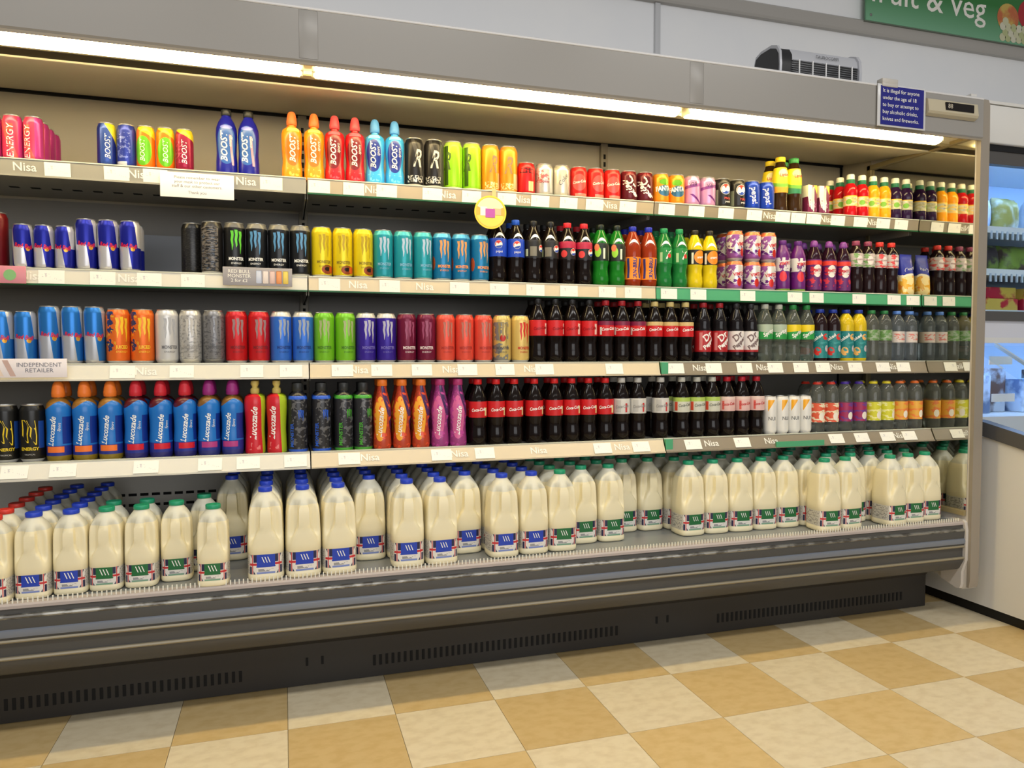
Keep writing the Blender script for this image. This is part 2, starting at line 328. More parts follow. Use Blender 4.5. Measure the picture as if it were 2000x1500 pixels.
M_tube = mat('tube_lit', (255, 246, 214), .4, emit=(255, 230, 172), es=26)
for k in range(3):
    x0, x1 = JX[k]+.022, JX[k+1]-.022
    if k == 2: x1 -= .10
    t = P('light_tube', weld(mesh('light_tube', [(x, 2.296+.030*math.cos(a), 1.9035+.0165*math.sin(a)) for x in (x0, x1) for a in [2*PI*i/14 for i in range(14)]], [(i, (i+1) % 14, 14+(i+1) % 14, 14+i) for i in range(14)]+[tuple(range(13,-1,-1)), tuple(range(14,28))], M_tube)))
    t['label'] = 'glowing fluorescent light'
    for x in (x0, x1):
        P('lamp_holder', boxes('lamp_holder', [(x-.010, x+.010, 2.272, 2.320, 1.894, 1.918)], mat('lamp_holder', (226, 222, 206), .4), .002))
# inside ceiling, back panel
P('inner_ceiling', extrude_x('inner_ceiling', [(2.438,1.905),(2.441,1.904),(2.95,1.972),(2.95,1.985),(2.438,1.915)], XL, XR, mat('inner_ceiling', (206, 200, 182), .4)))
P('ceiling_joint', boxes('ceiling_joint', [(XL, XR, 2.94, 2.962, 1.962, 1.974)], M_black))  # dark joint where the ceiling meets the back panel
bp = P('back_panel', boxes('back_panel', [(XL, XR, 2.955, 3.04, .36, 1.99)], M_in))
P('back_panel_lower', boxes('back_panel_lower', [(XL, XR, 2.951, 2.956, .735, 1.60)], M_in_shade))  # darker panel colour stands in for the shade between the shelves
P('tray_back_panel', boxes('tray_back_panel', [(XL, XR, 2.951, 2.956, .40, .732)], mat('tray_back_lit', (206, 202, 192), .45)))  # stray front light at tray level put into a lighter grey
slot = boxes('slot', [(-.0135, .0135, -.002, .004, -.0048, .0048)], M_black)
def slots(xs, zs, y=2.951):
    for z in zs:
        for x in xs: obj('slot', slot, bp, (x, y, z))
slots([-.645+.0385*i for i in range(12)], [.553, .515])
slots([-.30+.0475*i for i in range(6)], [1.52, 1.47])
slots([.155+.0475*i for i in range(6)], [1.52, 1.47])
P('back_plate', boxes('back_plate', [(XL+.01, JX[1]-.02, 2.925, 2.93, 1.315, 1.492)], mat('plate_grey', (150, 154, 160), .35)))
for k in (1, 2):                        # slotted uprights at the bay joints
    up = P('upright', boxes('upright', [(JX[k]-.016, JX[k]+.016, 2.937, 2.956, .40, 1.968)], mat('upright_grey', (160, 152, 134), .4), .002))
    sl = boxes('upright_slot', [(-.005, .005, -.0005, .003, -.010, .010)], M_black)
    for n in range(46): obj('slot', sl, up, (JX[k], 2.9365, .45+.0325*n))
# end panel with its mirror
ep = P('end_panel', extrude_x('end_panel', [(2.235,2.05),(2.218,2.035),(2.214,1.95),(2.214,.165),(2.222,.135),(2.245,.125),(2.36,.155),(2.42,.16),(3.04,.16),(3.04,2.05)], XR+.003, 2.622, mat('end_panel_white', (205, 200, 192), .35)))
pb = P('end_post', extrude_x('end_post', [(2.236,2.056),(2.216,2.05),(2.209,2.03),(2.207,1.9),(2.207,.17),(2.212,.14),(2.222,.14),(2.226,1.9),(2.24,2.05)], XR+.001, 2.624, mat('post_trim', (150, 141, 128), .35), True))
P('mirror', mesh('mirror', [(XR+.0015, y, z) for y, z in ((2.232,.44),(2.232,1.915),(2.765,1.915),(2.765,.44))], [(3,2,1,0)], mat('mirror_silver', (222, 222, 212), .04, 1)))
P('mirror_frame', boxes('mirror_frame', [(XR-.012, XR+.001, 2.757, 2.775, .42, 1.925), (XR-.012, XR+.001, 2.232, 2.775, 1.905, 1.925), (XR-.012, XR+.001, 2.232, 2.775, .425, .443)], mat('mirror_frame', (150, 136, 98), .3)))
P('corner_panel', boxes('corner_panel', [(XR, XR+.004, 2.765, 3.04, .36, 2.05)], M_in))
P('corner_seam', boxes('corner_seam', [(XR-.006, XR, 2.944, 2.955, .42, 1.97)], M_black))
lp = P('left_panel', boxes('left_panel', [(XL-.04, XL, 2.215, 3.04, .13, 2.05)], M_case))
# deck tray, wire guard, bumper, kick plate
P('tray', boxes('tray', [(XL, XR, 2.262, 2.952, .38, .400)], M_steel))
P('tray_rail', extrude_x('tray_rail', [(2.230,.390),(2.230,.398),(2.234,.4025),(2.262,.4025),(2.262,.390)], XL, XR-.002, mat('rail_pale', (176, 166, 162), .35), True))
wg = []
n = int((XR-XL-.03)/.0118)
for i in range(n):
    x = XL+.015+i*.0118; wg.append((x-.0015, x+.0015, 2.2385, 2.2415, .402, .4155))
o = P('wire_guard', boxes('wire_guard', wg, mat('white_wire', (236, 234, 220), .3))); o['kind'] = 'stuff'
B = XR-.012
bprof = [(2.262,.390),(2.234,.390),(2.232,.376),(2.226,.372),(2.224,.365),(2.226,.338),(2.226,.308),(2.232,.302),(2.232,.262),(2.226,.256),(2.226,.248),(2.232,.236),(2.245,.212),(2.256,.205),(2.29,.203),(2.29,.390)]
P('bumper', extrude_x('bumper', bprof, XL, B, M_dark, True))
P('bumper_top_strip', extrude_x('bumper_top_strip', [(2.2325,.3765),(2.225,.374),(2.222,.3695),(2.223,.3655),(2.226,.365)], XL, B, M_alu))
P('bumper_band', extrude_x('bumper_band', [(2.2265,.3365),(2.2215,.334),(2.2195,.325),(2.2215,.316),(2.2265,.3135)], XL, B, M_bluegrey, True))
for z in (.3045, .258): P('bumper_line', extrude_x('bumper_line', [(2.234,z+.0042),(2.224,z+.0042),(2.2205,z),(2.224,z-.0042),(2.234,z-.0042)], XL, B, M_cream, True))
P('bumper_end_cap', extrude_x('bumper_end_cap', [(2.29,.408),(2.236,.408),(2.225,.400),(2.219,.37),(2.219,.25),(2.236,.20),(2.236,.15),(2.242,.132),(2.26,.130),(2.33,.150),(2.33,.40)], B, XR+.0025, mat('cap_white', (206, 200, 192), .35), True))
kick = P('kick_plate', extrude_x('kick_plate', [(2.415,0.003),(2.415,.135),(2.40,.155),(2.30,.195),(2.30,.202),(2.45,.202),(2.45,0.003)], XL, XR, M_dark2))
kslot = boxes('vent_slot', [(-.0045, .0045, -.0012, .004, -.017, .017)], M_black)
for x0, x1 in ((-1.06, -.140), (.275, 1.150), (1.575, 2.45)):
    m_ = int(round((x1-x0)/.0205))
    for i in range(m_+1): obj('vent_slot', kslot, kick, (x0+(x1-x0)*i/m_, 2.4145, .057))
for x in (.061, .109, 1.313, 1.358): obj('screw_slot', boxes('screw_slot', [(-.004, .004, -.0012, .003, -.013, .013)], M_black), kick, (x, 2.4145, .078))
P('carcass', boxes('carcass', [(XL, XR, 2.46, 3.04, .02, .38)], M_dark2))
# temperature display on the canopy
disp = P('temperature_display', extrude_x('temperature_display', [(2.197,1.953),(2.183,1.96),(2.178,1.968),(2.184,2.012),(2.197,2.018)], 2.292, 2.532, mat('display_beige', (188, 178, 152), .4)))
P('display_window', boxes('display_window', [(2.372, 2.508, 2.1775, 2.184, 1.976, 2.005)], mat('display_black', (22, 16, 14), .2)), disp)
v, f = font('88', .024, 0); P('digits', mesh('digits', [(2.393+a, 2.1770, 1.9905+b) for a, b, c in v], f, mat('digit_grey', (200, 190, 170), .4)), disp)

# ---- shelves: one per bay and level
SH = {'s1': (2.487, 1.630, 'top shelf'), 's2': (2.47, 1.313, 'second shelf down'), 's3': (2.44, 1.034, 'third shelf down'), 's4': (2.405, .7525, 'fourth shelf down')}
BAYN = ('left bay', 'middle bay', 'right bay')
M_lipw = mat('ticket_strip_white', (222, 218, 203), .3)
M_lipc = mat('ticket_strip_cream', (218, 203, 172), .3)
M_lipt = mat('ticket_strip_taupe', (146, 135, 116), .3)
M_lipg = mat('ticket_strip_green', (84, 168, 122), .3)
M_under = mat('shelf_grey', (150, 148, 140), .4)
M_green = mat('green_edge', (18, 84, 44), .4)
M_letter = mat('white_letter', (244, 242, 232), .4)
M_ticket = paint('price_ticket_print', (246, 244, 234), [('N', (12, 9, .56, 3, .14, .46, .48, .76), (206, 203, 204)), ('N', (18, 6, .60, 8, .5, .9, .25, .45), (216, 214, 210))], .5)
tk = quadbox('price_ticket', [(-.034, .034, -.0012, 0, -.0195, .0195)], M_ticket)
tilt = {'s1': -.14, 's2': .04, 's3': .30, 's4': .52}
lipm = {('s1',0): mat('ticket_strip_grey_dimmed', (156, 153, 141), .3), ('s1',1): mat('ticket_strip_cream_dimmed', (178, 164, 138), .3), ('s2',0): M_lipw, ('s3',0): M_lipw, ('s4',0): M_lipw, ('s2',2): M_lipg}  # top-shelf strips in darkened copies, offsetting the strong light of the nearby tube
for s, (D, z, sn) in SH.items():
    for b in range(3):
        x0, x1 = JX[b]+.002, JX[b+1]-.002
        r = tag(empty('display_shelf', ((x0+x1)/2, D, z)), '%s metal shelf of the chiller, %s' % (sn.replace(' shelf', '').replace(' down', ' from top'), BAYN[b]), 'shelf', 'chiller shelves')
        wpart('shelf_deck', boxes('shelf_deck', [(x0, x1, D+.006, 2.945, z-.022, z)], M_under), r)
        wpart('bracket', boxes('bracket', [(x0, x0+.003, D+.05, 2.945, z-.055, z-.02)], M_under), r)
        wpart('bracket', boxes('bracket', [(x1-.003, x1, D+.05, 2.945, z-.055, z-.02)], M_under), r)
        m = lipm.get((s, b), M_lipc if b == 1 else M_lipt)
        dt = .042*math.sin(tilt[s]); zt, zb = z+.001, z-.043
        wpart('ticket_rail', extrude_x('ticket_rail', [(D+.008, zt+.002), (D+.002, zt+.002), (D+.001, zt), (D-dt, zb), (D-dt+.004, zb-.002), (D+.008, zt-.012)], x0, x1, m), r)
        wpart('rail_lip', boxes('rail_lip', [(x0, x1, D-dt-.003, D-dt+.005, zb-.004, zb+.001)], M_green if s in ('s1', 's2') and not (s == 's1' and b == 0) else m), r)
        wpart('rail_top', boxes('rail_top', [(x0, x1, D-.001, D+.010, zt, zt+.003)], mat('clear_rail', (214, 216, 198), .2)), r)
        for x in TICKETS[s][b]:
            if x-.036 < x0: x = x0+.037
            if x+.036 > x1: x = x1-.037
            o = obj('price_ticket', tk, r, (x, D-dt*.5-.0012, (zt+zb)/2-.001)); o.rotation_euler = (-tilt[s], 0, 0)
        for x in BRAND[s][b]:
            o = obj('lettering', flat_text('Nisa', .034, M_letter, bold=.0004), r, (x, D-dt*.5-.0009, (zt+zb)/2)); o.rotation_euler = (-tilt[s], 0, 0)
        if s == 's4' and b == 2: wpart('green_strip', boxes('green_strip', [(1.80, 2.02, D-dt-.006, D-dt+.001, zb-.001, zb+.02)], M_lipg), r)
        if s in ('s3', 's4') and b == 2: wpart('green_strip', boxes('green_strip', [(x0, x0+.028, D-dt*.5-.007, D+.001, zb, zt)], M_lipg), r)

        if s == 's1' and b < 2:
            us = boxes('underside_slot', [(-.014, .014, -.010, .010, -.0012, .003)], M_black)
            for i in range(20 if b == 0 else 10): obj('underside_slot', us, r, ((-1.13 if b == 0 else .12)+.0605*i, 2.786, z-.0215))
from collections import Counter
# ================================================================== drinks
SILVER = (205, 204, 198)
M_lid = mat('can_lid', (206, 206, 200), .28, .85)
def ink(c, rough=.35, metal=0): return mat('ink_%d_%d_%d_%d' % (*c, int(metal*10)), c, rough, metal)
W = (244, 243, 238)
K = {}
def add(id, name, cat, adj, noun, tail, r, parts): K[id] = dict(name=name, cat=cat, adj=adj, noun=noun, tail=tail, r=r, parts=parts)
SIZES = {'can': (.033, .167), 'slim': (.0265, .132), 'rb': (.029, .156), 'rbt': (.0290, .172), 'c330': (.033, .116), 'wcan': (.0265, .150)}
def can(id, size, base, layers, letters, adj, tail='', noun='drink can', lid=None, metal=.35, rough=.3, top=None, foot=SILVER):
    r, h = SIZES[size]
    prof = [(.70*r,.0), (.74*r,.0008), (.80*r,.003), (.96*r,.011), (r,.017), (r,h-.020), (.985*r,h-.015), (.86*r,h-.005), (.84*r,h-.003)]
    lay = list(layers)
    if foot: lay.append(('R', (0, 1, 0, .065 if size != 'c330' else .08), foot))
    if top: lay.append(('R', (0, 1, .90, 1), top))
    parts = [('can_body', lathe('can_body', prof, paint('wrap_'+id, base, lay, rough, metal), 28, h))]
    parts.append(('can_lid', lathe('can_lid', [(.84*r,h-.003), (.87*r,h-.0012), (.87*r,h), (.83*r,h), (.80*r,h-.004), (0,h-.004)], lid or M_lid, 28)))
    pp = [(r, 0), (r, h)]
    for i, (c, items) in enumerate(letters): parts.append(('lettering', wrap(items, pp, ink(c) if isinstance(c, tuple) else c, .0005+.0003*i)))
    add(id, 'drink_can', 'can', adj, noun, tail, r, parts)
V90 = PI/2
# slim cans
can('pink_can', 'slim', (214, 62, 96), [('R', (.58,.74,0,1), (190,60,140)), ('R', (.40,.50,.62,.80), (226,92,70)), ('D', (1,.3,.52,.60,0,1,0,1), (232,100,92))], [(W, [T('ENERGY', .026, .46, .055, V90, .2)])], 'slim pink and red energy', '', 'drink can')
can('boost_blue_can', 'slim', (28, 44, 128), [('D', (1,0,.40,.60,0,1,0,1), (52,80,160)), ('D', (1,.5,.96,9,.0,1,.5,1), (238,220,40))], [(W, [T('BOOST', .022, .53, .058, V90, .3)])], 'slim blue', 'with yellow corner and slanted white word', foot=None)
can('boost_back_can', 'slim', (44, 60, 156), [('N', (16,14,.55,2,.3,.62,.2,.8), (120,132,200)), ('R', (.36,.56,.06,.14), (220,222,232))], [], 'slim blue', 'showing its back with small print', foot=None)
can('boost_tropical_can', 'slim', (238, 120, 24), [('E', (.48,.42,.16,.34), (110,190,40)), ('D', (.6,1,1.14,9,0,1,0,1), (244,214,40))], [(W, [T('BOOST', .021, .48, .056, V90, .3)])], 'slim orange and green', 'with yellow top', foot=None)
can('boost_berry_can', 'slim', (150, 26, 62), [('D', (.6,1,1.16,9,0,1,0,1), (240,214,44)), ('N', (22,18,.56,4,.3,.5,.2,.7), (190,80,110))], [(W, [T('BOOST', .022, .53, .058, V90, .3)])], 'slim dark red', 'with yellow top', foot=None)
# tall cans
SIL = ink((190,190,188), .3, .6)
def gothic_r(c): return (c, [T('R', .085, .50, .095, 0, .35, .62, .001)])
can('black_r_can', 'can', (34, 32, 32), [('R', (.62,.72,0,1), (96,94,92)), ('D', (1,.25,.64,.70,0,1,0,1), (70,68,68)), ('N', (30,26,.5,1,.34,.62,.10,.24), (200,198,190))], [gothic_r((216,212,204))], 'tall black energy', 'with large silver letter')
can('lime_can', 'can', (150, 214, 30), [('R', (.30,.38,.1,.95), (60,90,20)), ('R', (.62,.68,0,1), (176,232,60))], [((64,92,24), [T('R', .085, .34, .095, 0, .35, .62, .001)])], 'tall lime green energy', '', top=(190,230,90), foot=(226,226,190))
can('orange_r_can', 'can', (240, 148, 34), [('N', (26,24,.5,3,.36,.62,.08,.22), (250,214,150)), ('R', (.60,.74,.1,.42), (222,190,140))], [gothic_r((150,120,90))], 'tall orange energy', '', top=(240,160,60), foot=(236,220,190))
can('black_can', 'can', (22, 22, 22), [('N', (24,60,.55,4,0,1,.1,.9), (50,48,46))], [], 'tall plain black energy', 'standing deeper in the shelf', foot=None, metal=.1)
can('grey_can', 'can', (30, 28, 28), [('N', (14,40,.50,5,.34,.62,.08,.9), (112,106,100)), ('N', (14,40,.6,2,.3,.6,.08,.9), (60,74,96))], [], 'tall black energy', 'with grey streaked print', metal=.1)
def claws(id, base, cc, adj, tail='with claw marks', txt=W, layers=(), u=.52, metal=.3, foot=SILVER, top=None, big=1, word='MONSTER'):
    can(id, 'can', base, list(layers), [(cc, claw(u, .104, .072*big, .0125)), (txt, [T(word, .0135, u, .052, 0, 0, .78, .0004), T('ENERGY', .008, u, .038, 0, 0, 1.1)])], adj, tail, metal=metal, foot=foot, top=top)
claws('monster_green', (16,16,16), (96,196,54), 'tall black energy', 'with green claw marks', metal=.1, top=(90,88,84))
claws('monster_blue', (16,18,22), (84,140,186), 'tall black energy', 'with pale blue claw marks', metal=.1, top=(120,118,110))
claws('yellow_can', (222,200,24), (176,150,20), 'tall yellow energy', 'with brown picture near base', (130,110,30), [('E', (.58,.17,.10,.09), (150,70,30)), ('E', (.58,.18,.05,.04), (40,24,14)), ('E', (.66,.17,.05,.07), (214,90,40))])
claws('teal_can', (34,150,164), (170,190,214), 'tall teal energy', 'with pale claw marks', (120,170,200), top=(70,176,180))
claws('blueorange_can', (24,118,168), (210,150,90), 'tall blue energy', 'with orange claw marks', (240,150,60), [('E', (.30,.38,.05,.14), (214,90,40))], top=(90,180,220))
claws('orange_claw', (232,110,34), (236,190,40), 'tall orange energy', 'with yellow claw marks and blue patches', (240,200,50), [('N', (9,7,.56,3,.26,.46,.2,.95), (46,60,110)), ('N', (9,9,.60,8,.26,.48,.2,.95), (240,180,50))], u=.56, word='JUICED')
claws('white_claw', (206,206,206), (168,170,176), 'tall white energy', 'with grey claw marks', (110,110,114))
claws('silver_claw', (196,194,190), (186,184,180), 'tall silver energy', 'with faint print', (150,148,146), [('N', (20,26,.55,4,.3,.7,.1,.9), (160,158,156))], metal=.5)
claws('slate_claw', (128,128,130), (120,120,124), 'tall slate grey energy', 'with faint print', (90,90,94), [('N', (20,26,.55,6,.3,.7,.1,.9), (98,98,102))], metal=.5, foot=None)
claws('red_claw', (196,28,34), (150,120,122), 'tall red energy', 'with grey claw marks', (120,30,34))
claws('blue_claw', (52,110,206), (150,160,178), 'tall mid-blue energy', 'with silver claw marks', (30,60,130), top=SILVER)
claws('green_claw', (118,188,38), (160,170,120), 'tall apple green energy', 'with grey claw marks', (70,120,30))
claws('violet_claw', (56,34,150), (178,178,196), 'tall violet energy', 'with silver claw marks', (110,100,180), top=SILVER)
claws('maroon_claw', (112,18,54), (150,70,104), 'tall maroon energy', 'with pink claw marks', (226,206,206))
claws('coral_claw', (226,82,64), (176,110,96), 'tall coral red energy', 'with grey claw marks', (170,50,44))
claws('gold_can', (206,180,104), (150,130,80), 'tall gold and grey energy', 'with torn pattern', (80,80,84), [('N', (8,8,.5,3,.3,.62,.05,.85), (130,130,128)), ('E', (.52,.52,.05,.07), (180,40,30))])
claws('gold_red_can', (222,190,110), (206,50,36), 'tall gold energy', 'with red claw marks', (190,40,30))
can('black_yellow_can', 'can', (20, 20, 18), [('R', (.61,.70,.25,.72), (30,70,150))], [((226,196,40), [(*strip_shape([(-.016,.036),(-.010,.014),(-.012,-.008),(-.004,-.030)], [.010,.018,.016,.004]), .5, .088, 0, 1), (*strip_shape([(.004,.034),(.010,.012),(.010,-.010),(.016,-.036)], [.022,.014,.018,.004]), .5, .088, 0, 1), T('ENERGY', .0125, .5, .040, 0, 0, 1, .0004)]), ((190,188,180), [T('TROPICAL', .006, .5, .024)])], 'tall black energy', 'with big yellow angular mark', metal=.1)
# two-tone quartered cans
def quartered(id, size, c1, c2, adj, tail, rot=0):
    r, h = SIZES[size]
    can(id, size, c1, [('R', (.0+.50+rot,.75+rot,.0,.52), c1), ('D', (1,.12,.34+rot,.56+rot,0,1,.0,.50), c2), ('D', (1,.12,.71+rot,.95+rot,0,1,.48,1), c2), ('D', (1,.12,.10+rot,.40+rot,0,1,.48,1), c2), ('E', (.57+rot,.45,.035,.045), (228,168,60))],
        [((206,26,52), [T('Red Bull', .0175, .50+rot, h*.51, -.12, .1, .82, .0004)])], adj, tail, metal=.5, foot=(206,204,206))
quartered('rb_can', 'slim', (26, 34, 150), (204, 204, 210), 'short slim blue and silver energy', '')
quartered('rb_tall', 'rb', (26, 34, 150), (204, 204, 210), 'taller slim blue and silver energy', '')
quartered('rbz_can', 'rb', (40, 118, 196), (186, 190, 200), 'short pale blue and silver energy', '', .02)
quartered('rbz_tall', 'rbt', (40, 118, 196), (186, 190, 200), 'tall pale blue and silver energy', '', .04)
can('dark_red_can', 'can', (104, 16, 22), [], [], 'dark red tall energy', 'at the far left edge', metal=.2)
# 330 ml cans
can('red_dark_can', 'c330', (198, 28, 30), [('R', (.52,.62,.12,.42), (226,206,150)), ('N', (18,10,.5,2,.36,.62,.66,.82), (90,16,20))], [], 'short red cola', 'with dark top lettering and cream panel')
can('silver_red_can', 'c330', (206, 204, 200), [('N', (14,9,.52,3,.34,.60,.42,.80), (206,120,120))], [((150,40,44), [T('Coke', .018, .5, .052, 0, .2)])], 'short silver diet cola', 'with red print', metal=.6)
can('silver_can', 'c330', (212, 206, 190), [('R', (.60,.74,0,1), (180,178,172))], [((96,98,110), [T('Coke', .022, .52, .062, .9, .2)])], 'short plain silver cola', 'with grey slanted print', metal=.6)
can('cola_can', 'c330', (212, 34, 32), [('E', (.50,.50,.13,.26), (222,90,84)), ('R', (.42,.66,.08,.16), (232,150,130))], [((250,226,220), [T('Coca-Cola', .0135, .5, .060, .15, .25, .9, .0003)])], 'short red cola', 'with pale round emblem', top=(206,40,36))
can('drp_can', 'c330', (92, 18, 30), [], [((240,234,226), [T('Dr', .045, .47, .074, -.75, .2, 1, .001), T('Pepper', .027, .50, .048, -.75, .2, 1, .0012)])], 'short maroon', 'with slanted white lettering', top=(120,24,34))
can('fanta_can', 'c330', (246, 146, 28), [('E', (.50,.72,.10,.10), (106,176,40)), ('E', (.52,.44,.14,.18), (60,110,140))], [((244,244,240), [T('FANTA', .024, .49, .058, .1, 0, .85, .001)])], 'short orange', 'with green leaf and white word', top=(246,160,50))
can('lilac_can', 'c330', (202, 150, 196), [('D', (-.35,1,.44,.54,.3,.7,0,1), (140,70,150)), ('D', (1,.7,.72,.78,.4,.7,0,.4), (110,40,120))], [((70,60,80), [T('V20', .019, .5, .083, .1)])], 'short lilac', 'with purple slash', top=(206,170,204))
def globe(u, z, r): return [((238,236,232), [(*disc_shape(r), u, z, 0, 1)]), ((222,60,44), [([(r*.92*math.cos(a), r*.92*math.sin(a)) for a in [.25+PI*.95*i/10 for i in range(11)]]+[(0, r*.15)], [(11, i, i+1) for i in range(10)], u, z, .25, 1)]), ((30,70,170), [([(r*.92*math.cos(a), r*.92*math.sin(a)) for a in [PI+.35+PI*.75*i/10 for i in range(11)]]+[(0, -r*.35)], [(11, i, i+1) for i in range(10)], u, z, .25, 1)])]
can('pepmax_can', 'c330', (26, 24, 24), [('R', (.28,.38,.12,.62), (120,126,110))], globe(.52, .074, .021)+[((214,80,70), [T('MAX', .014, .56, .038)]), (W, [T('pepsi', .011, .56, .026)])], 'short black cola', 'with red white and blue globe', metal=.1)
can('pepsi_can', 'c330', (22, 62, 176), [('R', (.66,.74,.12,.7), (160,170,190))], [(W, [T('pepsi', .032, .50, .058, -V90+.1, 0, 1, .0006)])], 'short bright blue cola', 'with white vertical word')
can('vimto_can', 'c330', (150, 84, 156), [('D', (1,-.35,.16,.34,0,1,.25,.85), (222,222,216)), ('N', (7,6,.50,2,.0,1,.2,.85), (226,220,218)), ('N', (6,5,.60,6,0,1,.05,.5), (100,34,124)), ('E', (.5,.28,.05,.14), (214,50,40)), ('R', (0,1,.86,1), (226,120,70))], [((200,40,50), [T('VIMTO', .018, .5, .064, .15, 0, .9, .0006)])], 'short purple and white', '', foot=(190,184,190))
can('white_can', 'wcan', (232, 230, 224), [('D', (-.9,.5,-.06,.08,.40,.62,.5,.90), (240,170,30)), ('D', (-.9,.5,-.02,.02,.36,.70,.3,.62), (226,110,30))], [((40,40,46), [T('NUI', .02, .5, .062, 0, 0, .9)])], 'slim white', 'with coloured wedge', metal=.05, foot=(232,230,224))

# ---- plastic bottles
def pet(id, prof, h, liquid, cap, label, letters, adj, tail, noun='drink bottle', petal=0, sleeve=None, name='drink_bottle'):
    """prof up to the neck; cap = (kind, colour, z0, r, colour2); label = (z0, z1, base, layers)"""
    mod = (lambda u, z: 1-petal*max(0, 1-z/.022)*(.5+.5*math.cos(10*PI*u))) if petal else None
    parts = []
    bm_ = paint('sleeve_'+id, sleeve[0], sleeve[1], .28) if sleeve else liquid
    P2 = []
    for (r0, z0), (r1, z1) in zip(prof, prof[1:]):
        P2.append((r0, z0)); 
        if z1-z0 > .02: P2.append(((r0+r1)/2, (z0+z1)/2))
    P2.append(prof[-1])
    parts.append(('bottle_body', weld(lathe('bottle_body', P2, bm_, 30 if petal else 26, h, 0, mod))))
    ck, cc, z0, cr = cap[:4]
    cm = mat('cap_%d_%d_%d' % cc, cc, .38)
    if ck == 'screw':
        parts.append(('cap', weld(lathe('cap', [(cr*.96,z0), (cr,z0+.001), (cr,h-.002), (cr*.94,h), (0,h)], cm, 20))))
    elif ck == 'sport':
        hh = h-z0
        parts.append(('cap', weld(lathe('cap', [(cr*.9,z0), (cr,z0+.002), (cr*1.02,z0+hh*.30), (cr*.97,z0+hh*.38), (cr*.93,z0+hh*.55), (cr*.82,z0+hh*.76), (cr*.62,z0+hh*.92), (cr*.35,z0+hh*.99), (0,h)], cm, 20))))
    elif ck == 'bulb':
        hh = h-z0
        parts.append(('cap', weld(lathe('cap', [(cr*.9,z0), (cr,z0+hh*.12), (cr*.95,z0+hh*.34), (cr*.62,z0+hh*.42), (cr*.60,z0+hh*.5), (cr*.92,z0+hh*.68), (cr*.85,z0+hh*.9), (0,h)], cm, 20))))
    elif ck == 'two':                   # coloured collar with a white pull top
        zm = z0+(h-z0)*.45
        parts.append(('cap_collar', weld(lathe('cap_collar', [(cr*.94,z0), (cr,z0+.002), (cr,zm), (cr*.9,zm+.001)], cm, 20))))
        parts.append(('cap_top', weld(lathe('cap_top', [(cr*.94,zm), (cr*.92,h-.005), (cr*.8,h), (0,h)], mat('cap_pull_%d_%d_%d' % cap[4], cap[4], .4), 20))))
    if label:
        a, b, base, lay = label
        zs = [a]+[z for r, z in prof if a < z < b]+[b]
        lp_ = [(rad(prof, z)+.0004, z) for z in zs]
        parts.append(('label', lathe('label', lp_, paint('label_'+id, base, lay, .4), 28, b-a, a, None, False)))
    off = .0010 if label else .0006
    for i, (c, items) in enumerate(letters): parts.append(('lettering', wrap(items, prof, ink(c), off+.0003*i)))
    add(id, name, 'bottle', adj, noun, tail, max(r for r, z in prof), parts)
P_COKE = [(.020,0),(.027,.003),(.0305,.011),(.0318,.028),(.0305,.044),(.0285,.058),(.0285,.072),(.0310,.088),(.0320,.098),(.0320,.150),(.0312,.156),(.0275,.172),(.0215,.188),(.0155,.202),(.0128,.208),(.0128,.214)]
P_DRP = [(.020,0),(.027,.003),(.0312,.011),(.0318,.030),(.0315,.036),(.0320,.042),(.0320,.118),(.0315,.124),(.0285,.142),(.0300,.150),(.0275,.166),(.0200,.188),(.0150,.202),(.0128,.208),(.0128,.214)]
P_WATER = [(.022,0),(.0295,.003),(.0322,.012),(.0318,.030),(.0322,.04),(.0316,.052),(.0322,.064),(.0322,.148),(.0300,.165),(.0235,.182),(.0160,.193),(.0128,.197),(.0128,.203)]
P_SPORT = [(.024,0),(.0308,.003),(.0328,.014),(.0328,.055),(.0312,.085),(.0318,.115),(.0335,.142),(.0330,.158),(.0298,.170),(.0220,.179),(.0130,.184),(.0130,.190)]
P_BOOST = [(.024,0),(.0308,.003),(.0322,.012),(.0318,.040),(.0292,.058),(.0295,.078),(.0318,.108),(.0328,.135),(.0322,.150),(.0290,.161),(.0205,.168),(.0118,.172),(.0118,.180)]
P_BOOSTE = [(.024,0),(.0308,.003),(.0322,.012),(.0318,.045),(.0298,.070),(.0308,.100),(.0322,.128),(.0305,.150),(.0245,.168),(.0165,.181),(.0135,.188),(.0135,.194)]
P_LUCOE = [(.021,0),(.0288,.003),(.0305,.014),(.0300,.030),(.0272,.062),(.0285,.090),(.0302,.118),(.0285,.140),(.0225,.168),(.0170,.190),(.0150,.205),(.0150,.212)]
P_LUCOR = [(.024,0),(.0295,.003),(.0305,.012),(.0292,.045),(.0280,.075),(.0295,.110),(.0318,.145),(.0318,.168),(.0290,.180),(.0200,.186),(.0110,.188),(.0100,.195)]
P_MON = [(.024,0),(.0290,.003),(.0302,.012),(.0302,.165),(.0290,.176),(.0220,.186),(.0150,.192),(.0140,.200)]
P_SHOOT = [(.019,0),(.0255,.002),(.0280,.010),(.0280,.038),(.0268,.046),(.0268,.090),(.0282,.098),(.0280,.112),(.0240,.128),(.0165,.138),(.0150,.146)]
P_TEA = [(.022,0),(.0285,.003),(.0310,.012),(.0305,.035),(.0290,.055),(.0300,.080),(.0312,.120),(.0305,.150),(.0250,.178),(.0190,.194),(.0175,.204)]
P_VIM = [(.021,0),(.0275,.003),(.0305,.012),(.0305,.050),(.0285,.065),(.0285,.080),(.0305,.100),(.0305,.128),(.0290,.148),(.0220,.170),(.0150,.184),(.0130,.195)]
P_RIB = [(.021,0),(.0270,.003),(.0298,.012),(.0298,.060),(.0275,.080),(.0275,.095),(.0298,.115),(.0298,.160),(.0265,.178),(.0170,.192),(.0130,.200)]
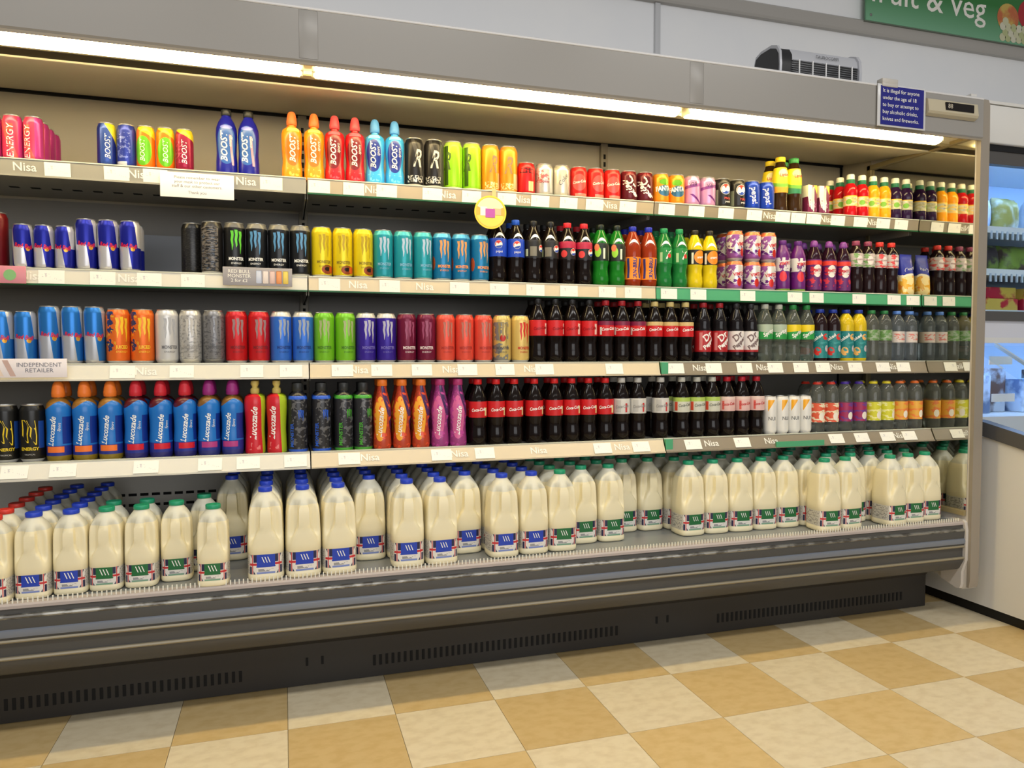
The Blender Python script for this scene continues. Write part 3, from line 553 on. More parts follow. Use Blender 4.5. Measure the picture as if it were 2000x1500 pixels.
def liq(n, c, rough=.12, trans=0): return mat('drink_'+n, c, rough, 0, .5, trans, 1.33)
COLA = liq('cola', (20, 13, 11)); COLA2 = liq('cola_dim', (22, 18, 20))
GLINT = (250, 248, 240)
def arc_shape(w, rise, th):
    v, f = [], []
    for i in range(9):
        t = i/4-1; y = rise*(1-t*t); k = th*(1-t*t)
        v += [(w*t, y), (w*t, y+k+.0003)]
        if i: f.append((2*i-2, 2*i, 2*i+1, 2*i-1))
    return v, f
def shoulder_glint(): return (GLINT, [(*arc_shape(.020, .010, .011), .5, .157, 0, 1)])  # cream crescents paint the tube's reflection onto the bottle shoulders
pet('boost_blue_bottle', P_BOOSTE, .207, None, ('screw', (34,36,36), .189, .0155), None, [(W, [T('BOOST', .028, .47, .085, V90, .3, 1, .0006), T('energy', .013, .56, .105, V90, .3)])], 'royal blue energy', 'with black cap', sleeve=((22,26,142), [('E', (.5,.46,.16,.30), (50,96,176)), ('D', (1,.1,.60,.64,0,1,.15,.6), (206,150,170)), ('E', (.5,.72,.10,.03), (120,130,214))]))
for nm, bs, dk, cc, ad in (('orange_sport', (242,150,26), (232,112,18), (238,120,60), 'orange sports'), ('red_sport', (196,22,32), (120,12,24), (226,78,84), 'red sports'), ('blue_sport', (58,166,226), (22,50,150), (92,160,224), 'sky blue sports')):
    pet(nm, P_BOOST, .223, None, ('sport', cc, .1775, .0162), None, [(W, [T('BOOST', .026, .50, .096, V90, .3, 1, .0006), T('sport', .014, .58, .11, V90, .3)])], ad, 'with sports cap', sleeve=(bs, [('E', (.50,.43,.14,.24), dk), ('R', (.40,.62,.69,.75), tuple(min(255, c+90) for c in bs)), ('N', (14,12,.55,4,.4,.62,.05,.16), tuple(min(255, c+60) for c in bs))]))
# colas and mixers
PB = (20, 66, 190)
pet('pepsi_bottle', P_COKE, .227, COLA, ('screw', (26,80,190), .209, .0146), (.094,.158, PB, []), globe(.47, .136, .014)+[(W, [T('pepsi', .012, .48, .111)]), shoulder_glint()], 'blue-labelled cola', 'with blue cap', petal=.12)
pet('pepmax_bottle', P_COKE, .227, COLA, ('screw', (20,20,20), .209, .0146), (.094,.158, (24,22,22), [('R', (.40,.52,.1,.62), (120,116,104)), ('R', (.30,.36,.1,.5), (196,206,160))]), globe(.62, .128, .013)+[shoulder_glint()], 'black-labelled cola', 'with black cap', petal=.12)
pet('pepcherry_bottle', P_COKE, .227, COLA, ('screw', (206,36,50), .209, .0146), (.094,.158, (26,20,22), [('R', (0,1,.62,1), (176,30,66)), ('E', (.42,.3,.06,.2), (214,60,60))]), globe(.60, .120, .013)+[shoulder_glint()], 'cherry cola', 'with red cap', petal=.12)
pet('green_label_bottle', P_COKE, .227, liq('green', (24,110,30)), ('screw', (16,30,18), .209, .0146), (.094,.158, (18,30,20), [('E', (.42,.5,.06,.3), (150,206,60)), ('R', (.52,.56,.1,.7), (226,230,210)), ('R', (.66,.72,.05,.9), (170,176,160)), ('E', (.40,.75,.05,.2), (226,120,80))]), [shoulder_glint()], 'green lime soda', 'with dark label and cap', petal=.12)
pet('irn_bottle', P_COKE, .227, liq('rust', (140,48,20)), ('screw', (26,40,170), .209, .0146), (.030,.112, (240,138,28), [('R', (.36,.41,.05,.95), (40,50,120)), ('R', (.60,.66,.05,.95), (40,50,120))]), [((40,50,130), [T('IRN-BRU', .020, .52, .071, V90, .15, 1, .0006)]), shoulder_glint()], 'orange-labelled rust brown soda', 'with blue cap', petal=.12)
pet('sevenup_bottle', P_COKE, .227, liq('upgreen', (28,112,52)), ('screw', (30,140,84), .209, .0146), (.094,.152, (24,128,58), [('R', (.38,.43,.1,.7), (170,200,150))]), [((240,240,232), [T('7', .046, .53, .124, 0, .1, 1, .001)]), ((206,60,50), [(*disc_shape(.008), .565, .122, 0, 1)]), shoulder_glint()], 'green lemon soda', 'with green cap', petal=.12)
pet('tango_bottle', P_COKE, .227, liq('yellow', (208,186,24)), ('screw', (40,34,20), .209, .0146), (.094,.150, (24,22,18), [('E', (.54,.5,.13,.46), (240,140,30)), ('R', (.36,.40,.05,.8), (226,226,206))]), [(W, [T('orange', .014, .54, .122, .1, .15, .8, .0004)]), shoulder_glint()], 'yellow soda', 'with round orange label', petal=.12)
RED = (200, 24, 30)
def coke(id, cc, base, layers, tc, adj, tail, word='Coca-Cola'):
    pet(id, P_COKE, .227, COLA, ('screw', cc, .209, .0146), (.0965,.1515, base, layers), [(tc, [T(word, .0150, .50, .123, .10, .3, .80, .0004)])], adj, tail, petal=.14)
coke('coke_zero', (22,20,20), RED, [('R', (.60,.66,.1,.8), (226,190,180))], (150,10,16), 'red-labelled cola', 'with black cap')
coke('coke_cherry', (160,20,30), RED, [('R', (0,1,.72,1), (120,20,60)), ('R', (.34,.38,.1,.6), (220,214,206))], W, 'red-labelled cola', 'with dark red cap')
coke('coke_vanilla', (206,184,118), RED, [('R', (0,1,.74,1), (206,178,120))], W, 'red-labelled cola', 'with cream-gold cap')
coke('coke_red', (204,28,32), RED, [('R', (.62,.67,.1,.6), (226,216,150))], W, 'red-labelled cola', 'with red cap')
coke('coke_diet', (190,188,182), (206,204,198), [('R', (.56,.60,.1,.7), (200,60,60)), ('R', (.38,.48,.1,.9), (186,184,180))], (150,148,146), 'silver-labelled diet cola', 'with grey cap')
coke('coke_lime', (188,188,178), (206,206,190), [('R', (0,1,.72,1), (170,196,90)), ('R', (.30,.36,.1,.7), (206,70,40))], (120,124,110), 'pale label diet cola', 'with green stripe')
coke('coke_pink', (178,20,40), (222,182,176), [('R', (0,1,.8,1), (226,200,190)), ('R', (.38,.42,.1,.7), (214,90,80))], (200,60,60), 'pink-labelled cola', 'with dark red cap')
def drp(id, base, cc, lc, tc, adj, tail):
    pet(id, P_DRP, .227, COLA2, ('screw', cc, .209, .0146), (.040,.120, base, lc), [(tc, [T('Dr', .036, .50, .098, .75, .1, 1, .001), T('Pepper', .022, .54, .074, .75, .1, 1, .001)])], adj, tail, petal=.12)
drp('drp_bottle', (172,26,32), (150,20,28), [('R', (.34,.40,.08,.92), (206,120,120))], (244,240,236), 'red-labelled dark soda', 'with slanted white lettering')
drp('drpz_bottle', (226,220,218), (30,28,30), [('R', (0,1,0,.10), (170,26,32)), ('R', (.66,1,0,.3), (170,26,32))], (120,100,100), 'white-labelled dark soda', 'with slanted grey lettering')
CLEAR = liq('clear', (206, 210, 200), .05, .90); CLEAR2 = liq('clear_blue', (196, 206, 212), .05, .90)
pet('sprite_bottle', P_COKE, .227, liq('sprite', (200,208,194), .05, .90), ('screw', (178,180,168), .209, .0146), (.090,.148, (170,186,164), [('D', (.6,1,-9,.72,0,1,0,1), (40,150,70))]), [(W, [T('Sprite', .021, .50, .115, .5, .2, 1, .0006)])], 'clear lemon soda', 'with grey cap and green label', petal=.12)
pet('sprite_lemon', P_COKE, .227, liq('sprite', (200,208,194), .05, .90), ('screw', (34,130,60), .209, .0146), (.090,.148, (40,156,70), [('D', (-.3,1,.40,9,0,1,0,1), (232,206,30))]), [(W, [T('Sprite', .021, .50, .112, .5, .2, 1, .0006)])], 'clear lemon soda', 'with green cap and yellow label', petal=.12)
TEAL = (28, 126, 128)
for nm, lq, fr, ad in (('smooth_dark', (34,20,22), (214,50,40), 'dark berry juice'), ('smooth_yellow', (206,180,34), (240,180,100), 'yellow citrus juice')):
    pet(nm, P_WATER, .212, liq(nm, lq), ('screw', (28,52,150), .198, .0165), (.016,.125, TEAL, [('E', (.42,.25,.07,.16), fr), ('E', (.58,.78,.06,.12), fr), ('E', (.62,.35,.05,.12), (206,190,196)), ('N', (10,8,.58,5,.3,.7,.05,.95), (60,150,150))]), [(W, [T('naked', .018, .42, .098, .6, .1, 1, .0005)])], ad, 'with blue cap and teal fruit label')
pet('green_water', P_WATER, .212, CLEAR, ('screw', (40,120,64), .198, .0158), (.088,.132, (150,168,140), [('N', (9,6,.5,2,0,1,0,1), (96,140,70))]), [], 'clear water', 'with green cap')
pet('blue_water', P_WATER, .212, CLEAR2, ('screw', (86,130,206), .198, .0165), (.080,.126, (206,196,190), [('N', (10,5,.52,6,.4,.7,.2,.8), (206,120,110)), ('R', (0,.36,0,1), (176,180,182))]), [], 'clear water', 'with pale blue cap')
for nm, cc, c1, c2, ad in (('fw_red', (206,52,34), (222,92,60), (240,224,190), 'with red cap and coral label'), ('fw_purple', (72,44,150), (160,40,90), (110,60,140), 'with purple cap and magenta label'), ('fw_lemon', (226,206,40), (214,210,50), (240,236,160), 'with yellow cap and yellow label'), ('fw_orange', (226,108,34), (230,170,60), (236,130,60), 'with orange cap and orange label')):
    pet(nm, P_WATER, .203, CLEAR, ('sport', cc, .182 if False else .190, .0168), (.042,.118, c1, [('N', (6,5,.54,3,0,1,0,1), c2), ('E', (.56,.3,.06,.2), (244,236,220))]), [], 'clear flavoured water', ad)
# sports and energy bottles on the fourth shelf
BL = (30, 112, 196)
for nm, top, cc, bt, patch, ad in (('luco_orange', (150,104,40), (236,124,44), (134,112,30), (238,120,50), 'blue sports'), ('luco_red', (84,16,28), (206,40,54), (40,40,110), (206,30,50), 'blue sports'), ('luco_purple', (120,84,34), (150,40,120), (40,50,120), (176,60,130), 'blue sports')):
    pet(nm, P_SPORT, .234, None, ('sport', cc, .1865, .0178), None, [(W, [T('Lucozade', .0225, .47, .088, V90-.1, .35, 1, .0004), T('Sport', .011, .56, .10, V90-.1, .3)])], ad, {'luco_orange': 'with orange cap', 'luco_red': 'with red cap', 'luco_purple': 'with purple cap'}[nm],
        sleeve=(BL, [('R', (.60,.80,.22,.56), (20,50,140)), ('W', (.70,.05,12.5,.6), top), ('R', (0,1,0,.20), (36,50,140)), ('R', (.38,.62,.115,.19), patch), ('R', (0,1,0,.075), bt)]))
pet('luco_apple', P_LUCOR, .232, None, ('bulb', (196,176,96), .189, .0135), None, [(W, [T('Lucozade', .027, .45, .096, V90-.05, .35, 1, .0006)])], 'red and lime green energy', 'with straw-coloured cap', sleeve=((200,30,44), [('D', (1,.05,.60,.90,0,1,0,1), (166,190,40)), ('N', (12,9,.55,3,.36,.55,.06,.16), (226,120,120))]))
for nm, c, ad in (('hydro_blue', (40,90,200), 'black energy'), ('hydro_green', (70,160,50), 'black energy')):
    pet(nm, P_MON, .220, None, ('screw', (44,46,46), .194, .0165), None, [(c, claw(.57, .118, .034, .0065)+[T('MONSTER', .0165, .42, .055, V90, .1, 1, .0004)])], ad, {'hydro_blue': 'with blue marks', 'hydro_green': 'with green marks'}[nm], sleeve=((36,36,40), [('N', (12,16,.55,4,.4,.7,.05,.8), (92,92,94)), ('R', (0,1,.77,.82), c), ('R', (0,1,0,.05), c)]))
for nm, b1, b2, cc, ad in (('lucoe_orange', (176,62,34), (238,166,50), (230,120,40), 'orange energy'), ('lucoe_pink', (150,56,120), (206,96,150), (176,52,110), 'pink and purple energy')):
    pet(nm, P_LUCOE, .229, None, ('screw', cc, .208, .0172), None, [(W, [T('Lucozade', .0255, .49, .088, V90-.1, .35, 1, .0004)])], ad, 'with twisted waist', sleeve=(b1, [('E', (.48,.44,.13,.32), b2), ('D', (1,.35,.80,.92,0,1,0,1), (70,40,90)), ('N', (10,12,.58,3,0,1,0,1), tuple(min(255, int(c*1.25)) for c in b1))]))
# teas, children's juices, squashes
pet('lemon_tea', P_TEA, .221, liq('tea', (50,32,14)), ('screw', (236,206,40), .202, .0195), (.078,.178, (240,214,40), [('E', (.50,.78,.12,.16), (250,236,180)), ('R', (0,1,0,.26), (238,160,44)), ('W', (.26,.05,9,.5,.14), (120,180,60))]), [((200,40,40), [T('Lipton', .017, .50, .148, .12, .1, .9, .0005)])], 'iced tea', 'with yellow cap')
pet('mint_tea', P_TEA, .221, liq('tea', (50,32,14)), ('screw', (60,150,80), .202, .0195), (.078,.178, (240,216,40), [('E', (.50,.80,.14,.16), (250,240,150)), ('R', (0,1,0,.24), (40,126,90)), ('W', (.24,.05,9,.5,.14), (110,176,60))]), [((200,40,40), [T('Lipton', .017, .50, .148, .12, .1, .9, .0005)])], 'iced tea', 'with green cap')
for nm, lq, lb, ad in (('shoot_red', (176,20,28), (230,190,120), 'small red juice'), ('shoot_orange', (240,160,30), (244,206,110), 'small orange juice'), ('shoot_purple', (44,22,56), (196,190,150), 'small dark purple juice')):
    pet(nm, P_SHOOT, .178, liq(nm, lq), ('two', (40,120,84), .139, .0168, (232,232,216)), (.046,.088, lb, [('N', (9,6,.5,3,0,1,.1,.9), (206,206,190)), ('E', (.42,.4,.07,.26), (120,180,60)), ('R', (0,1,.92,1), (244,200,60))]), [((90,96,90), [T('Fruit', .009, .54, .075), T('Shoot', .009, .54, .063)])], ad, 'with white-topped cap')
pet('purple_bottle', P_VIM, .206, None, ('screw', (90,36,120), .188, .0155), None, [((206,60,60), [T('VIMTO', .017, .5, .112, .1, .1, .9, .0005)])], 'purple and white squash', 'with purple cap', sleeve=((96,26,110), [('R', (0,1,.40,.66), (214,212,212)), ('N', (8,7,.55,2,0,1,.2,.66), (110,40,120)), ('E', (.46,.30,.08,.10), (206,50,60)), ('R', (0,1,.0,.06), (120,160,60))]))
pet('vimto_bottle', P_VIM, .214, liq('squash', (40,16,30)), ('sport', (118,54,140), .186, .0160), (.012,.135, (92,26,100), [('R', (0,1,.82,.96), (214,56,44)), ('E', (.50,.62,.10,.20), (222,220,216)), ('N', (9,8,.56,3,0,1,.1,.75), (196,40,60))]), [((206,50,60), [T('VIMTO', .016, .5, .090, .1, .1, .9, .0005)])], 'dark squash', 'with purple sports cap')
for nm, cc, l2, ad in (('mauve_cap', (140,60,90), (110,150,90), 'with mauve cap'), ('red_cap', (206,48,40), (206,60,60), 'with red cap')):
    pet(nm, P_RIB, .220, liq('berry', (30,16,18)), ('screw', cc, .201, .0155), (.112,.168, (190,178,176), [('N', (8,6,.54,3,0,1,0,1), l2), ('E', (.52,.5,.07,.3), (226,214,212))]), [((120,60,80), [T('Ribena', .012, .5, .142, .1, .2, .9)])], 'dark berry juice', ad)
# carton and pouch
def carton():
    a, d, h = .023, .017, .118
    me = boxes('carton_body', [(-a, a, -d, d, 0, h)], None, .0015); l = me.uv_layers.new(name='UVMap')
    for lp_ in me.loops:
        co = me.vertices[lp_.vertex_index].co; l.data[lp_.index].uv = (.5+co.x/(2*a)*.5, co.z/h)
    me.materials.append(paint('carton_print', (112, 34, 72), [('D', (1,.25,.40,.72,0,1,.25,1), (232,226,216)), ('D', (1,.6,1.16,9,0,1,.7,1), (240,210,40)), ('E', (.5,.30,.11,.14), (196,206,226)), ('N', (9,7,.60,2,.25,.75,.02,.5), (150,90,130))], .4))
    st = mesh('straw', *tube_pts([(.004, -d-.002, .012), (.002, -d-.0035, .11)], .0022, 8), mat('straw_white', (236,234,226), .4))
    add('carton', 'juice_carton', 'carton', 'small purple and white', 'juice carton', 'with straw and yellow corner', .024, [('carton_body', me), ('straw', st)])
def tube_pts(pts, r, n=8):
    vs, fs = [], []
    for p in pts:
        for i in range(n): vs.append((p[0]+r*math.cos(2*PI*i/n), p[1]+r*math.sin(2*PI*i/n), p[2]))
    for k in range(len(pts)-1):
        for i in range(n): fs.append((k*n+i, k*n+(i+1) % n, (k+1)*n+(i+1) % n, (k+1)*n+i))
    fs += [tuple(range(n-1,-1,-1)), tuple(range((len(pts)-1)*n, len(pts)*n))]
    return vs, fs
carton()
def pouch():
    vs, uv, fs = [], [], []; n = 28
    lv = [(0,.0300,.024), (.004,.0335,.028), (.03,.034,.030), (.07,.034,.026), (.11,.0335,.019), (.145,.0325,.010), (.158,.032,.003), (.176,.032,.0015)]
    for z, a, b in lv:
        for i in range(n+1):
            dx, dy = direction(i/n); e = .65
            vs.append((math.copysign(abs(dx)**e, dx)*a, math.copysign(abs(dy)**e, dy)*b, z)); uv.append((i/n, z/.176))
    for k in range(len(lv)-1):
        for i in range(n): fs.append((k*(n+1)+i, k*(n+1)+i+1, (k+1)*(n+1)+i+1, (k+1)*(n+1)+i))
    c = len(vs); vs += [(0,0,0), (0,0,.176)]; uv += [(.5,0), (.5,1)]
    m_ = len(lv)-1
    for i in range(n): fs += [(c, i+1, i), (c+1, m_*(n+1)+i, m_*(n+1)+i+1)]
    me = weld(mesh('pouch_body', vs, fs, paint('pouch_print', (34,44,150), [('R', (0,1,0,.48), (236,178,60)), ('N', (7,6,.52,3,0,1,0,.5), (244,222,160)), ('N', (6,7,.60,7,0,1,0,.48), (226,130,40)), ('W', (.46,.03,14,0,.05), (236,228,200))], .3), uv, True))
    v, f = font('Capri', .022, .2); lt = mesh('lettering', [(a, -.0185-.0008, .112+b+a*.25) for a, b, c_ in v], f, ink(W))
    add('blue_pouch', 'drink_pouch', 'pouch', 'blue and yellow foil', 'drink pouch', 'standing at the right end', .034, [('pouch_body', me), ('lettering', lt)])
pouch()

# ---- milk jugs
def jug(h, a, colour, cc, lc):
    n = 64
    lv = [(0,.80),(.006,.90),(.018,.985),(.035,1),(.07,1),(.075,.985),(.30,.985),(.305,1),(.38,1.0),(.44,.995),(.47,.99),(.50,.982),(.53,.972),(.56,.965),(.62,.955),(.68,.94),(.73,.92),(.77,.885),(.81,.825),(.845,.745),(.875,.65),(.90,.555),(.92,.47),(.935,.41),(.945,.385),(.955,.385)]
    if h < .25: lv = lv[:9]+[(.44,1),(.47,.995),(.50,.99),(.53,.985),(.56,.985),(.62,.98),(.68,.972),(.74,.955),(.785,.915),(.825,.85),(.86,.765),(.89,.66),(.915,.55),(.935,.47),(.945,.44),(.955,.44)]
    vs, uv, fs = [], [], []
    def sm(x, lo, hi): t = max(0, min(1, (x-lo)/(hi-lo))); return t*t*(3-2*t)
    for v, s in lv:
        ex = .52 if v < .75 else .52+.48*sm(v, .75, .93)
        for i in range(n+1):
            u = i/n; dx, dy = direction(u); ph = abs((u-.5)*360)
            k = s*a; lo = .42+.10*(1-sm(ph, 6, 40)); win = sm(v, lo, lo+.085)*(1-sm(v, .76, .88))
            dent = .30*win*sm(ph, 6, 15)*(1-sm(ph, 40, 62))
            bulge = .05*win*(1-sm(ph, 4, 14))
            k *= 1-dent+bulge
            vs.append((math.copysign(abs(dx)**ex, dx)*k, math.copysign(abs(dy)**ex, dy)*k, v*h)); uv.append((u, v))
    for q in range(len(lv)-1):
        for i in range(n): fs.append((q*(n+1)+i, q*(n+1)+i+1, (q+1)*(n+1)+i+1, (q+1)*(n+1)+i))
    c = len(vs); vs += [(0,0,.004*h), (0,0,.955*h)]; uv += [(.5,0), (.5,1)]
    m_ = len(lv)-1
    for i in range(n): fs += [(c, i+1, i), (c+1, m_*(n+1)+i, m_*(n+1)+i+1)]
    body = mesh('jug_body', vs, fs, M_milk, uv, True, math.radians(60)); weld(body)
    r = .0200 if h > .25 else .0208
    cap = weld(lathe('cap', [(r*.98,.948*h), (r,.951*h), (r,.992*h), (r*.93,h), (0,h)], mat('milk_cap_%s' % colour, cc, .35), 24))
    z0, z1 = .085*h, .295*h
    lv2, uu, ff = [], [], []
    for j, z in enumerate((z0, z1)):
        for i in range(n+1):
            u = i/n; dx, dy = direction(u); k = .992*a
            lv2.append((math.copysign(abs(dx)**.52, dx)*k, math.copysign(abs(dy)**.52, dy)*k, z)); uu.append((u, j))
    for i in range(n): ff.append((i, i+1, n+1+i+1, n+1+i))
    nav = (34, 32, 70); rd = (196, 48, 54); wt = (226, 222, 214)
    lay = []
    for s in (0, 1):                    # flag panels either side of the coloured front panel
        u0, u1 = (.362, .4575) if s == 0 else (.5425, .638)
        lay += [('R', (u0,u1,0,1), nav), ('D', (8,1 if s == 0 else -1,8*(u0+.0477)+(.5 if s == 0 else -.5)-.22,8*(u0+.0477)+(.5 if s == 0 else -.5)+.22,u0,u1,0,1), wt), ('R', (u0,u1,.40,.60), wt), ('R', (u0+.035,u1-.035,0,1), wt), ('R', (u0,u1,.44,.56), rd), ('R', (u0+.041,u1-.041,0,1), rd)]
    lay += [('R', (.4575,.5425,0,1), wt), ('R', (.4575,.5425,.34,1), lc), ('R', (.4575,.5425,0,.10), tuple(int(c*.5+110) for c in lc)), ('N', (40,3,.5,2,.47,.53,.12,.26), (150,150,150)),
            ('N', (60,14,.52,4,.12,.355,.05,.95), (150,147,140)), ('N', (60,14,.52,9,.645,.88,.05,.95), (150,147,140))]
    label = mesh('label', lv2, ff, paint('milk_label_%s' % colour, (206, 202, 190), lay, .45), uu, True)
    y = -a*.992-.0007; lt = []
    vv, fq = [], []
    for k in range(3):
        b = len(vv); x = -.008+.008*k; zc = z0+(z1-z0)*.72
        vv += [(x-.004, y, zc+.009), (x-.0015, y, zc+.009), (x+.005, y, zc-.008), (x+.0025, y, zc-.008)]; fq.append((b+3, b+2, b+1, b))
    logo = mesh('emblem', vv, fq, ink(W))
    return [('jug_body', body), ('cap', cap), ('label', label), ('emblem', logo)]
M_milk = paint('milk_plastic', (236, 226, 190), [('R', (0,1,.80,1), (214, 212, 194))], .34)
b_ = M_milk.node_tree.nodes['Principled BSDF']; b_.inputs['Subsurface Weight'].default_value = .0
MC = {'red': ((214,60,48), (208,62,40)), 'blue': ((34,66,196), (28,62,176)), 'green': ((34,150,110), (24,104,54))}
for c, (cc, lc) in MC.items():
    for s, h, a in ((4, .271, .0515), (2, .232, .0430)):
        if c == 'red' and s == 4: continue
        add('milk_%s_%d' % (c, s), 'milk_bottle', 'milk bottle', '%s-capped %s' % (c, 'large' if s == 4 else 'small'), 'milk bottle', '', a, jug(h, a, c, cc, lc))

# ---- stock the shelves
def place(id, x, y, z, rz):
    k = K[id]; r = empty(k['name'], (x, y, z), rz)
    for nm, me in k['parts']:
        o = bpy.data.objects.new(nm, me); COL.objects.link(o); o.parent = r
    return r
ORD = ['leftmost', 'second', 'third', 'fourth', 'fifth', 'sixth', 'seventh', 'eighth', 'ninth', 'tenth', 'eleventh', 'twelfth', 'thirteenth', 'fourteenth', 'fifteenth', 'sixteenth', 'seventeenth', 'eighteenth', 'nineteenth', 'twentieth']
NUM = ['zero', 'one', 'two', 'three', 'four', 'five', 'six', 'seven', 'eight', 'nine', 'ten', 'eleven', 'twelve', 'thirteen', 'fourteen', 'fifteen', 'sixteen', 'seventeen', 'eighteen', 'nineteen', 'twenty']
ROWN = ['front row', 'second row', 'third row', 'fourth row', 'fifth row', 'sixth row']
LABS = set()
def plural(n): return n+('es' if n.endswith('ch') else 's')
def name_all(lst, where, rown):
    """lst of (root, id) in left-to-right order; labels tell each one apart"""
    by = {}
    for r, id in lst: by.setdefault(id, []).append(r)
    for id, rs in by.items():
        k = K[id]; n = len(rs)
        for i, r in enumerate(rs):
            w = '%s%s' % (where, '' if not rown else ' '+rown)
            one = ' '.join((k['adj']+' '+k['noun']).split()); tail = (' '+k['tail']) if k['tail'] else ''
            if n == 1: lab = '%s%s, %s' % (one, tail, w)
            elif n == 2: lab = '%s of two %s%s, %s' % ('left' if i == 0 else 'right', plural(one), tail, w)
            else: lab = '%s from left of %s %s%s, %s' % (ORD[i] if i else 'first', NUM[n], plural(one), tail, w)
            if len(lab.split()) > 16: lab = lab.replace(' drink can', ' can').replace(' drink bottle', ' bottle')
            if len(lab.split()) > 16: lab = lab.replace(' energy', '').replace(' sports bottles', ' bottles')
            if len(lab.split()) > 16 and ' and ' in tail: lab = lab.replace(tail, tail.split(' and ')[0])
            if len(lab.split()) > 16: lab = lab.replace(' from left', '').replace('first of', 'leftmost of')
            if len(lab.split()) > 16: print('LONG', lab)
            if lab in LABS: print('DUPLICATE LABEL', lab)
            LABS.add(lab)
            tag(r, lab, k['cat'], '%s on the %s' % (plural(one), where))

cnt = Counter((k['adj']+' '+k['noun']) for k in K.values()); DUP = {a for a, c in cnt.items() if c > 1}
SHORT = {'s1': 'top shelf', 's2': 'second shelf', 's3': 'third shelf', 's4': 'fourth shelf'}
rnd = random.Random(5)
for s, items in ROWS.items():
    D, z, sn = SH[s]
    rows = {}
    for id, x, nr, dy in items:
        r_ = K[id]['r']
        for q in range(nr):
            y = D+.012+r_+dy+q*(2*r_+.004)
            rz = rnd.uniform(-.24, .24)-.25*math.atan2(x, y)
            if id in ('carton', 'blue_pouch'): rz = rnd.uniform(-.08, .08)
            rows.setdefault(q, []).append((place(id, x+rnd.uniform(-.001, .001)*0, y, z, rz), id))
            if id == 'vimto_can': rows.setdefault('up%d' % q, []).append((place(id, x, y, z+.1165, rz+.4), id))
    for q, lst in rows.items():
        if isinstance(q, str): name_all(lst, SHORT[s], 'stacked on top' + (' behind' if q != 'up0' else ''))
        else: name_all(lst, SHORT[s], None if q == 0 else ('behind front row' if q == 1 else 'deepest rows' if q == 3 else 'third row back'))
# milk on the deck tray: (colour, size, x, y of front bottle, rows)
MILK = [('red',2,-.748,2.285,6),('blue',2,-.660,2.305,6),('blue',2,-.572,2.318,6),('green',2,-.484,2.325,2),('green',2,-.396,2.328,2),('green',2,-.308,2.362,1),('green',2,-.240,2.4535,1),('green',2,-.200,2.276,1),
 ('blue',4,-.165,2.552,3),('blue',4,-.056,2.298,5),('blue',4,.050,2.298,5),('blue',4,.156,2.303,5),('blue',4,.262,2.425,4),('blue',4,.368,2.308,5),('blue',4,.474,2.308,5),('blue',4,.580,2.41,4),('blue',4,.686,2.325,5),('blue',4,.792,2.335,5),('green',4,.898,2.34,5),
 ('green',4,1.004,2.412,4),('green',4,1.110,2.41,4),('green',4,1.216,2.52,3),('green',4,1.322,2.515,3),('green',4,1.428,2.396,4),('green',4,1.533,2.40,4),('green',4,1.638,2.398,4),('green',4,1.743,2.398,4),('green',4,1.848,2.402,4),
 ('green',4,1.953,2.298,5),('green',4,2.058,2.308,5),('green',4,2.163,2.40,4),('green',4,2.268,2.304,5),('green',4,2.373,2.320,5),('green',4,2.478,2.338,5)]
rows = {}
for c, s, x, y, nr in MILK:
    id = 'milk_%s_%d' % (c, s); a = K[id]['r']
    for q in range(nr):
        yy = y+q*(2*a+.0035)
        if yy+a > 2.948: break
        rows.setdefault(q, []).append((place(id, x+rnd.uniform(-.0008, .0008), yy, .400, rnd.uniform(-.07, .07)), id))
for q, lst in rows.items(): name_all(lst, 'bottom tray', ROWN[q])
# ================================================================== signs and cards clipped to the case
M_card = mat('card_white', (240, 240, 238), .4); M_grey = mat('print_grey', (112, 114, 128), .5)
def card(name, x0, x1, z0, z1, y, m, label, cat, lines=(), rx=0):
    r = tag(empty(name, ((x0+x1)/2, y, z0)), label, cat)
    wpart('card', boxes('card', [(x0, x1, y-.003, y, z0, z1)], m, .0008), r)
    for txt, size, x, z, mm in lines: obj('lettering', flat_text(txt, size, mm), r, (x, y-.0036, z))
    return r
card('hanging_notice', -.352, -.141, 1.546, 1.622, 2.480, M_card, 'white hanging notice with grey text on the top shelf edge', 'notice',
     [('Please remember to wear', .0125, -.247, 1.607, M_grey), ('your mask to protect our', .0125, -.247, 1.594, M_grey), ('staff & our other customers.', .0125, -.247, 1.581, M_grey), ('Thank you', .0125, -.247, 1.562, M_grey)])
r = card('promotion_card', -.176, .030, 1.279, 1.336, 2.452, mat('card_grey', (158, 154, 156), .35), 'grey plastic promotion card on second shelf edge below black cans', 'card',
     [('RED BULL', .015, -.128, 1.322, M_letter), ('MONSTER', .015, -.128, 1.308, M_letter), ('2 for £2', .015, -.128, 1.294, M_letter)])
for i, c in enumerate(((200,206,222), (226,214,206), (220,190,180), (226,150,90), (226,200,90))): wpart('printed_can', boxes('printed_can', [(-.078+.02*i, -.062+.02*i, 2.4482, 2.4495, 1.287, 1.327)], ink(c), .002), r)
r = card('promotion_card', -.84, -.598, .998, 1.052, 2.418, mat('card_pinkwhite', (236, 228, 228), .35), 'white promotion card on third shelf edge at far left', 'card',
     [('INDEPENDENT', .017, -.668, 1.034, M_grey), ('RETAILER', .017, -.668, 1.018, M_grey)])
for i, c in enumerate(((214,190,170), (226,206,190), (200,170,160))): wpart('printed_stripe', mesh('printed_stripe', [(-.80+.03*i, 2.4145, 1.002), (-.786+.03*i, 2.4145, 1.002), (-.806+.03*i, 2.4145, 1.048), (-.82+.03*i, 2.4145, 1.048)], [(0,1,2,3)], ink(c)), r)
r = card('promotion_card', -.86, -.705, 1.268, 1.318, 2.452, mat('card_pink', (206, 132, 144), .35), 'pink promotion card with green spot, second shelf far left', 'card', [])
